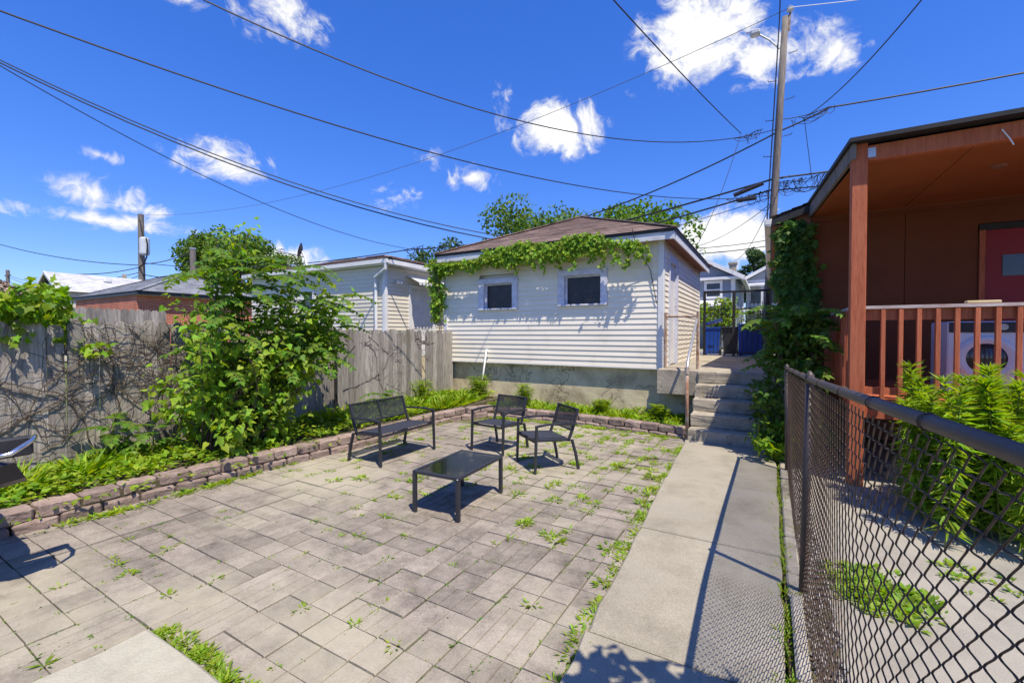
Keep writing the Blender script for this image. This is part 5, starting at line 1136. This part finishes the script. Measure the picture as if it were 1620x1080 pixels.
# bare vine stems on the fence
dv = empty('dry_vine', (-7.0, 2.2, .2), 'tangle of bare brown vine stems clinging to the left part of the board fence', 'vine')
vb = MB(); rs_ = random.Random(5)
def crawl(y, z, ang, L, r, depth=0):
    P = [Vector((-7.015, y, z))]; n = int(L / .06)
    for k in range(n):
        ang += rs_.gauss(0, .2); y += math.cos(ang) * .06; z += math.sin(ang) * .06
        if z < .25 or z > 1.9 or y < -.4 or y > 8.6: break
        P.append(Vector((-7.02 + r + rs_.uniform(0, .02), y, z)))
        if depth < 2 and rs_.random() < .16: crawl(y, z, ang + rs_.choice((-1, 1)) * rs_.uniform(.5, 1.2), L * .45, r * .6, depth + 1)
    if len(P) > 2: vb.tube(P, [r * (1 - .5 * k / len(P)) for k in range(len(P))], 4)
for (y, z, a, L, r) in ((.2, .95, .1, 3.0, .013), (1.0, 1.25, -.25, 2.0, .011), (.2, .55, 0, 2.4, .006), (2.2, .5, 1.3, 1.4, .007), (2.4, 1.8, -1.2, 1.5, .006), (2.0, 1.75, -.9, 1.6, .006), (2.7, 1.75, -1.7, 1.4, .006), (2.9, 1.6, -1.4, 1.3, .006),
                        (1.6, .4, .8, 1.8, .006), (2.5, 1.5, .2, 1.4, .006), (2.3, 1.3, 2.4, 1.2, .005), (3.0, 1.3, -2.6, 1.4, .005), (2.6, .9, .5, 1.4, .006), (2.1, 1.6, .1, 1.5, .005), (2.2, 1.1, -.4, 1.6, .007), (1.5, 1.5, -.5, 1.5, .005), (.8, .35, .1, 2.0, .005), (1.0, .8, .5, 1.5, .005)): crawl(y, z, a, L, r)
for _ in range(26): crawl(rs_.uniform(2.0, 3.2), rs_.uniform(.9, 1.85), rs_.uniform(-3, 3), .9, .004, 1)
vb.build('stems', M['twig'], dv)
dv2 = empty('dry_vine', (-7.0, 6.8, .2), 'bare vine stems crossing the fence boards behind the bench', 'vine')
vb = MB()
for (y, z, a, L, r) in ((5.6, 1.2, .3, 2.2, .007), (5.7, 1.6, 0, 2.0, .006), (5.6, .6, .25, 2.4, .006), (8.4, 1.5, 3.3, 2.2, .006), (8.3, 1.0, 2.9, 2.0, .005), (6.2, 1.7, -.5, 1.6, .005)): crawl(y, z, a, L, r)
vb.build('stems', M['twig'], dv2)

# green vine along the garage eave
gv = empty('garage_vine', (-7.35, 8.6, .2), 'green creeper hanging along the garage eave and left corner', 'vine')
P, D, N, S = [], [], [], []; vb = MB()
def vput(c, n, sx, sz, size=.085):
    p = np.array(c) + RNG.normal(size=(n, 3)) * np.array([sx, .03, sz]); P.append(p); D.append(np.array([0, -.3, -1.0]) + rnd(n, .45)); N.append(np.array([0, -1.0, .45]) + rnd(n, .4)); S.append(RNG.uniform(.6, 1.3, n) * size)
for i in range(470):
    x = RNG.uniform(-7.35, -2.2)
    if x < -5.9: vput((x, 8.73, 3.44 - RNG.exponential(.05)), 5, .05, .03, .08)
    elif x < -3.0:
        k_ = min(1, (x + 5.95) / .5); top = 3.5 + .2 * k_ + .06 * math.sin(x * 5); vput((x, 8.72, RNG.uniform(3.43 - .1 * k_, top)), 9, .06, .045, .08)
    else: vput((x, 8.71, 3.62 - (x + 3.0) * .18 - RNG.exponential(.07)), 4, .05, .04, .07)
for x, L in ((-6.75, .32), (-5.55, .2), (-5.2, .38), (-5.0, .45), (-4.55, .4), (-4.3, .55), (-3.95, .42), (-3.6, .5), (-3.2, .35), (-2.95, .52), (-2.7, .45), (-2.45, .55), (-2.2, .35), (-2.05, .5)):
    for q in np.linspace(0, 1, 14): vput((x + .04 * math.sin(q * 7 + x), 8.71 + .02, 3.45 - .75 * L * q), 3, .03, .02, .065)
    vb.tube([(x + .04 * math.sin(q * 7 + x), 8.73, 3.5 - L * q) for q in np.linspace(0, 1, 7)], .004, 4)
for i in range(150):
    z = RNG.uniform(2.05, 3.6); vput((-7.4 + RNG.normal() * (.1 if z > 2.8 else .06), 8.8 + RNG.uniform(0, .15), z), 7, .07, .06, .085)
for y0 in (-7.4, -7.35): vb.tube(curve((y0, 8.95, .15), (y0 + .05, 8.72, 3.55), (.05, .05, 0), 12), .01, 5)
vb.tube([(-7.3, 8.73, 3.47), (-6, 8.73, 3.46), (-5, 8.73, 3.52), (-3.5, 8.73, 3.55), (-2.1, 8.73, 3.45)], .01, 5)
vb.build('stems', M['twig'], gv); leaves('foliage', np.concatenate(P), np.concatenate(D), np.concatenate(N), np.concatenate(S), T_IVY, M['leaf'], gv)

# creeper on the house corner
hv = empty('house_creeper', (.3, 8.95, 0), 'dark creeper climbing the shaded house corner up to the eave', 'vine')
P, D, N, S = [], [], [], []; vb = MB()
for i in range(330):
    z = RNG.uniform(1.6, 3.55); wdt = .36 if z < 2.6 else .3
    n = 8; c = np.array([.36 + RNG.uniform(-wdt, wdt) * .8, 8.93, z]); P.append(c + RNG.normal(size=(n, 3)) * np.array([.05, .05, .05])); D.append(np.array([0, -.3, -1.0]) + rnd(n, .5)); N.append(np.array([-.2, -1, .45]) + rnd(n, .4)); S.append(RNG.uniform(.06, .13, n))
for x in (.25, .4, .5): vb.tube(curve((x, 8.96, .85), (x + .05, 8.96, 3.5), (.08, 0, 0), 10), .012, 5)
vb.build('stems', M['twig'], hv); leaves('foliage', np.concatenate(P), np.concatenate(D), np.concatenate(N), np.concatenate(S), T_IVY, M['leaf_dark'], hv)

# bush right of the stairs
rb = empty('stair_bush', (.4, 7.7, 0), 'dense dark green bush with feathery fronds crowding the right of the stairs', 'bush')
cs, rd = [], []
for i in range(95):
    z = RNG.uniform(.15, 2.05); y = RNG.uniform(6.75, 8.8); x = RNG.uniform(-.02 - .22 * math.sin(min(1, z / 1.2) * 3.1), .62); cs.append((x, y, z)); rd.append(RNG.uniform(.1, .2))
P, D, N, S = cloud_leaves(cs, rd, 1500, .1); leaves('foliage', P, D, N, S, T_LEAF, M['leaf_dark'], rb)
for q in range(26): pass
cs = [(RNG.uniform(-.1, .25), RNG.uniform(6.55, 7.1), RNG.uniform(.05, .5)) for _ in range(16)]; P, D, N, S = cloud_leaves(cs, [.11] * 16, 1300, .1); leaves('low_foliage', P, D, N, S, T_HEART, M['leaf'], rb)
FP = [[], [], [], []]; frs = MB()
for i in range(60):
    a = RNG.uniform(-3.3, .3); P, *r_ = frond((RNG.uniform(.05, .55), RNG.uniform(7.0, 8.3), RNG.uniform(1.1, 2.1)), (math.cos(a), math.sin(a), .6), RNG.uniform(.4, .75), 9, .16, .55); frs.tube(P, .004, 4)
    for q, r in zip(FP, r_): q += r
frs.build('leaf_stalks', M['stem'], rb); leaves('fronds', *FP, T_LEAF, M['leaf_mid'], rb)
stb = MB()
for i in range(16): stb.tube(curve((.4 + RNG.uniform(-.1, .1), 7.6 + RNG.uniform(-.5, .7), 0), (RNG.uniform(-.1, .6), RNG.uniform(6.9, 8.6), RNG.uniform(1, 2)), (0, 0, .1), 7), .014, 5)
stb.build('stems', M['twig'], rb)

# tall narrow-leaved weeds in front of the deck
tw = empty('tall_weed_clump', (1.75, 5.3, 0), 'clump of tall bright weeds with narrow whorled leaves in front of the deck', 'plant')
P, D, N, S = [], [], [], []; stb = MB()
for i in range(58):
    bx, by = 1.74 + RNG.normal() * .36, 5.35 + RNG.normal() * .3
    bx = min(max(bx, 1.22), 2.7); by = min(max(by, 4.75), 6.0); hh = RNG.uniform(.85, 1.28) * (1.08 if bx < 1.9 else .98)
    tip = np.array([bx + RNG.normal() * .07, by + RNG.normal() * .07, hh]); c = curve((bx, by, 0), tip, RNG.normal(size=3) * .03, 14); stb.tube(c, [.006 - .0003 * k for k in range(14)], 5)
    for k_ in np.linspace(.12, 1, 26):
        p = np.array([np.interp(k_, np.linspace(0, 1, 14), c[:, q]) for q in range(3)]); n = 9 if k_ < .8 else 15; aa = RNG.uniform(0, 6.28, n)
        upw = -.25 + 1.1 * max(0, k_ - .7) / .3; out = np.stack([np.cos(aa), np.sin(aa), np.full(n, upw) + RNG.normal(size=n) * .2], 1); P.append(np.tile(p, (n, 1))); D.append(out); N.append(np.array([0, 0, 1.0]) + rnd(n, .2)); S.append(RNG.uniform(.11, .19, n) * (1 if k_ < .85 else .75))
stb.build('stems', M['stem'], tw); leaves('foliage', np.concatenate(P), np.concatenate(D), np.concatenate(N), np.concatenate(S), T_NARROW, M['leaf'], tw)

# greenery in the alley
ab = empty('alley_bush', (-2.2, 24.3, .98), 'yellow green vine bush in front of the blue house porch', 'bush')
cs = [(RNG.uniform(-3.0, -1.5), RNG.uniform(24.0, 24.6), RNG.uniform(1.6, 3.4)) for _ in range(40)]; P, D, N, S = cloud_leaves(cs, [.28] * 40, 420, .15); leaves('foliage', P, D, N, S, T_DIA, M['leaf_yellow'], ab)
stb = MB()
for c in cs[::4]: stb.tube(curve((-2.2, 24.3, .9), c, (0, 0, .1), 5), .02, 4)
stb.build('stems', M['twig'], ab)
ab = empty('gate_bush', (-.1, 15.7, .93), 'light feathery sapling leaning over the blue bin behind the gate', 'bush')
FP = [[], [], [], []]; frs = MB()
for i in range(26):
    a = RNG.uniform(1.6, 4.4); P, *r_ = frond((-.15 + RNG.uniform(-.35, .1), 15.7 + RNG.uniform(-.3, .4), RNG.uniform(1.7, 2.5)), (math.cos(a), math.sin(a) * .6, .4), RNG.uniform(.4, .6), 7, .15, .5); frs.tube(P, .006, 4)
    for q, r in zip(FP, r_): q += r
frs.tube(curve((-.1, 15.7, .9), (-.25, 15.7, 2.4), (0, 0, 0), 5), .015, 5)
frs.build('stems', M['stem'], ab); leaves('foliage', *FP, T_LEAF, M['leaf_yellow'], ab)
